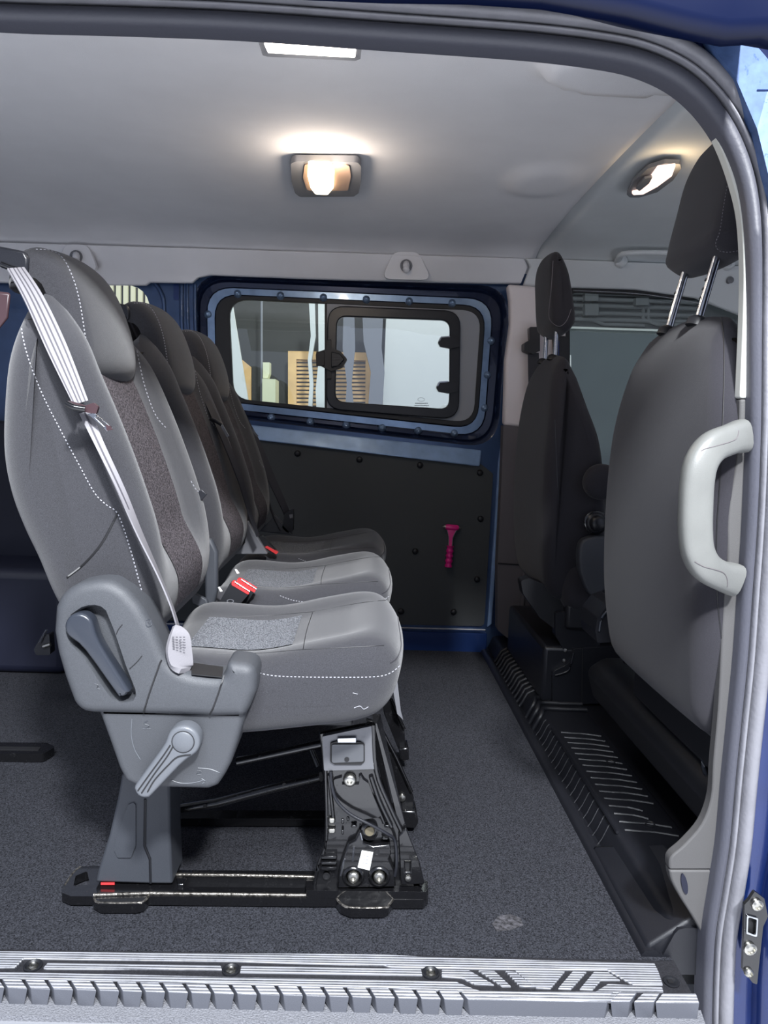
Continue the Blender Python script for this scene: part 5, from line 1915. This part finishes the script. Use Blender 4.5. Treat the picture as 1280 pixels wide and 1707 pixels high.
fs1, fb1, fh1 = front_seat('near front seat, large dark backrest and headrest behind the pale pillar handle', 1.335, hx=.008, hz=.022)
fs2, fb2, fh2 = front_seat('far front seat, small dark backrest beside the cab window', 2.305, dx=.0, hw=.232, hx=-.004, hz=.02, bz=.03, wd=.118, tk=.72, lean=.24)

seam('back_seam', fb1, [[(1198, 512), (1206, 560), (1206, 660), (1200, 800), (1194, 900), (1196, 1000), (1204, 1075)]], fs1, M['win_rubber'], solid=True, rad=.0009)
seam('stitching', fh1, [[(1212, 310), (1206, 345), (1200, 385), (1193, 405), (1198, 417), (1215, 420), (1238, 416)]], fs1, M['thread_dark'], step=5.5, dash=3.2, rad=.0006)
seam('stitching', fh2, [[(922, 435), (919, 480), (915, 520), (918, 535), (932, 544), (944, 535), (952, 515)]], fs2, M['thread_dark'], step=4, dash=3.6, rad=.0008)
seam('back_seam', fb2, [[(925, 700), (928, 780), (932, 850)]], fs2, M['grey_dark'], solid=True, rad=.001)

# near seat: map pocket end cap, hinge shields and plastic base
hexa('back_foot', [W(1030, 1010, Y=1.60), W(1040, 1010, Y=1.60), W(1062, 1068, Y=1.52), W(1052, 1068, Y=1.52)],
     [p + Vector((0, .012, 0)) for p in (W(1030, 1010, Y=1.60), W(1040, 1010, Y=1.60), W(1062, 1068, Y=1.52), W(1052, 1068, Y=1.52))], M['black_sat'], fs1)
pplate('hinge_shield', [(992, 1052, 3), (996, 1030, 8), (1012, 1010, 8), (1030, 1003, 4), (1060, 1068), (996, 1072, 3)], 1.66, .12, M['black_sat'], fs1, bevel=.008, bseg=3)
tube('shield_edge', [W(999, 1052, Y=1.655), W(1003, 1030, Y=1.655), W(1018, 1014, Y=1.655), W(1032, 1007, Y=1.655)], .003, M['lever'], fs1, 8, sm=4)
tube('back_hem', [W(1060, 1058, Y=1.50), W(1100, 1090, Y=1.40), W(1150, 1128, Y=1.28), W(1192, 1160, Y=1.18)], .010, M['grey_dark'], fs1, 8)
pplate('side_shield', [(1172, 1100), (1200, 1108), (1206, 1180), (1190, 1172), (1174, 1130)], 1.14, .03, M['grey_dark'], fs1, bevel=.004)

# pedestal of the near seat
p1 = thing('seat_pedestal', 'black plastic covered pedestal below the near front seat', 'pedestal', (.8, 1.55, .045))
V = [(.615, 1.16, .150), (.615, 1.86, .150), (1.0, 1.86, .150), (1.0, 1.16, .150), (.592, 1.16, .235), (.592, 1.86, .235), (.630, 1.84, .270), (.630, 1.18, .270), (1.0, 1.84, .27), (1.0, 1.18, .27)]
F = [(0, 1, 2, 3), (0, 4, 5, 1), (4, 7, 6, 5), (7, 9, 8, 6), (1, 5, 6, 8, 2), (0, 3, 9, 7, 4), (2, 8, 9, 3)]
mk('pedestal_box', V, F, M['black'], p1, bevel=.02, bseg=4)
box('pedestal_foot', .74, .98, 1.2, 1.84, .045, .16, M['tread'], p1, bevel=.01)
tube('wiring', [W(1180, 1240, Y=1.25), W(1172, 1262, Y=1.22), W(1176, 1290, Y=1.22), W(1190, 1300, Y=1.24)], .004, M['lever'], p1, 8, sm=4)
pplate('bracket', [(1075, 1088), (1094, 1088), (1094, 1100), (1110, 1106), (1096, 1112), (1076, 1106)], 1.52, .02, M['black_sat'], p1, bevel=.002)
pplate('bracket', [(1118, 1142, 4), (1138, 1148, 4), (1146, 1160, 4), (1122, 1156, 4)], 1.40, .02, M['gloss_black'], p1, bevel=.003)
lathe('bolt', W(1044, 1102, Y=1.6), (-1, -1, 0), [(0, .008), (.005, .006), (.006, .001)], M['gloss_black'], p1, 10)

# pedestal of the far seat, open tray with mouldings
p2 = thing('seat_pedestal', 'black moulded pedestal with cut-out below the far front seat', 'pedestal', (.8, 2.3, .045))
box('pedestal_box', .545, 1.0, 2.10, 2.62, .047, .215, M['black_sat'], p2, bevel=.012, bseg=3)
pplate('front_panel', [(921, 1120, 8), (945, 1108, 8), (954, 1098), (956, 1082, 4), (1046, 1076, 4), (1046, 1172), (921, 1175, 3)], 2.085, .02, M['black_sat'], p2, bevel=.006, bseg=3)
tube('panel_fold', [W(925, 1126, Y=2.080), W(944, 1120, Y=2.080), W(950, 1112, Y=2.080), W(956, 1088, Y=2.080)], .003, M['black_sat'], p2, 8, sm=4)
tube('panel_joint', [W(971, 1082, Y=2.083), W(970, 1170, Y=2.083)], .0015, M['win_rubber'], p2, 6)
for a, b in ((942, 1084), (940, 1101)):
    lathe('screw', W(a, b, Y=2.10), (-1, -1, 0), [(0, .006), (.003, .005), (.004, .001)], M['zinc'], p2, 8)
# cup shaped end on the step
hexa('step_cup', [W(912, 1150, Y=2.2), W(926, 1150, Y=2.2), W(930, 1120, Y=2.28), W(914, 1120, Y=2.28)], [W(904, 1104, Y=2.2), W(928, 1104, Y=2.2), W(930, 1095, Y=2.28), W(906, 1095, Y=2.28)], M['black_sat'], p2, bevel=.004)

# side shields of the far seat
sh = pplate('seat_side_shield', [(868, 968, 6), (882, 964, 4), (908, 974), (910, 966), (930, 966), (1000, 1000), (1000, 1040), (960, 1070), (942, 1062, 5), (900, 1030), (872, 990, 6)], 2.12, .05, M['black'], fs2, bevel=.008, bseg=3)
pplate('shield_step', [(926, 1022, 4), (946, 1020), (952, 1030, 4), (1000, 1028), (1000, 1076), (940, 1084), (926, 1060, 6)], 2.10, .04, M['black_sat'], fs2, bevel=.005, bseg=3)
pplate('shield_cutout', [(948, 1034, 3), (966, 1032, 3), (971, 1040, 3), (960, 1044), (948, 1044)], 2.098, .004, M['lever'], fs2)
pillow('recliner_cover', WX([(968, 905), (982, 896), (1000, 894), (1022, 900), (1026, 940), (1020, 966), (1000, 990), (990, 993), (980, 988), (968, 960), (964, 930)], 2.04), 2.035, 2.075, .008, M['grey_dark'], fs2, seg=4, mid=2, n=60)
kn = lathe('lumbar_knob', W(992, 871, Y=2.065), (0, -1, 0), [(0, .030), (.010, .030), (.014, .026), (.016, .022), (.030, .020), (.034, .015), (.034, 0)], M['black_sat'], fs2, 24)
lathe('knob_ring', W(992, 871, Y=2.062), (0, -1, 0), [(0, .033), (.004, .034), (.007, .031)], M['gloss_black'], fs2, 24)
lathe('armrest_hub', W(1000, 803, Y=2.065), (0, -1, 0), [(0, .050), (.02, .050), (.028, .044), (.032, .03), (.033, 0)], M['fabric_front'], fs2, 28)
tube('back_hem', [W(893, 900, Y=2.5), W(905, 935, Y=2.48), W(925, 960, Y=2.45)], .006, M['black_sat'], fs2, 8)

# belt loop on the far pillar behind the far headrest
bl = thing('cab_belt_guide', 'black belt guide on the far pillar behind the far front headrest', 'belt guide', W(890, 575, Y=2.69))
pplate('guide_cover', [(874, 572, 3), (884, 566, 3), (900, 563), (900, 585), (888, 590), (874, 584, 4)], 2.66, .05, M['black'], bl, bevel=.004)
pplate('guide_slot', [(882, 545, 3), (900, 545), (900, 565), (883, 566)], 2.68, .03, M['black_sat'], bl, bevel=.003)
pplate('webbing', [(880, 588), (898, 588), (902, 700), (882, 700)], 2.69, .004, M['web_dark'], bl)
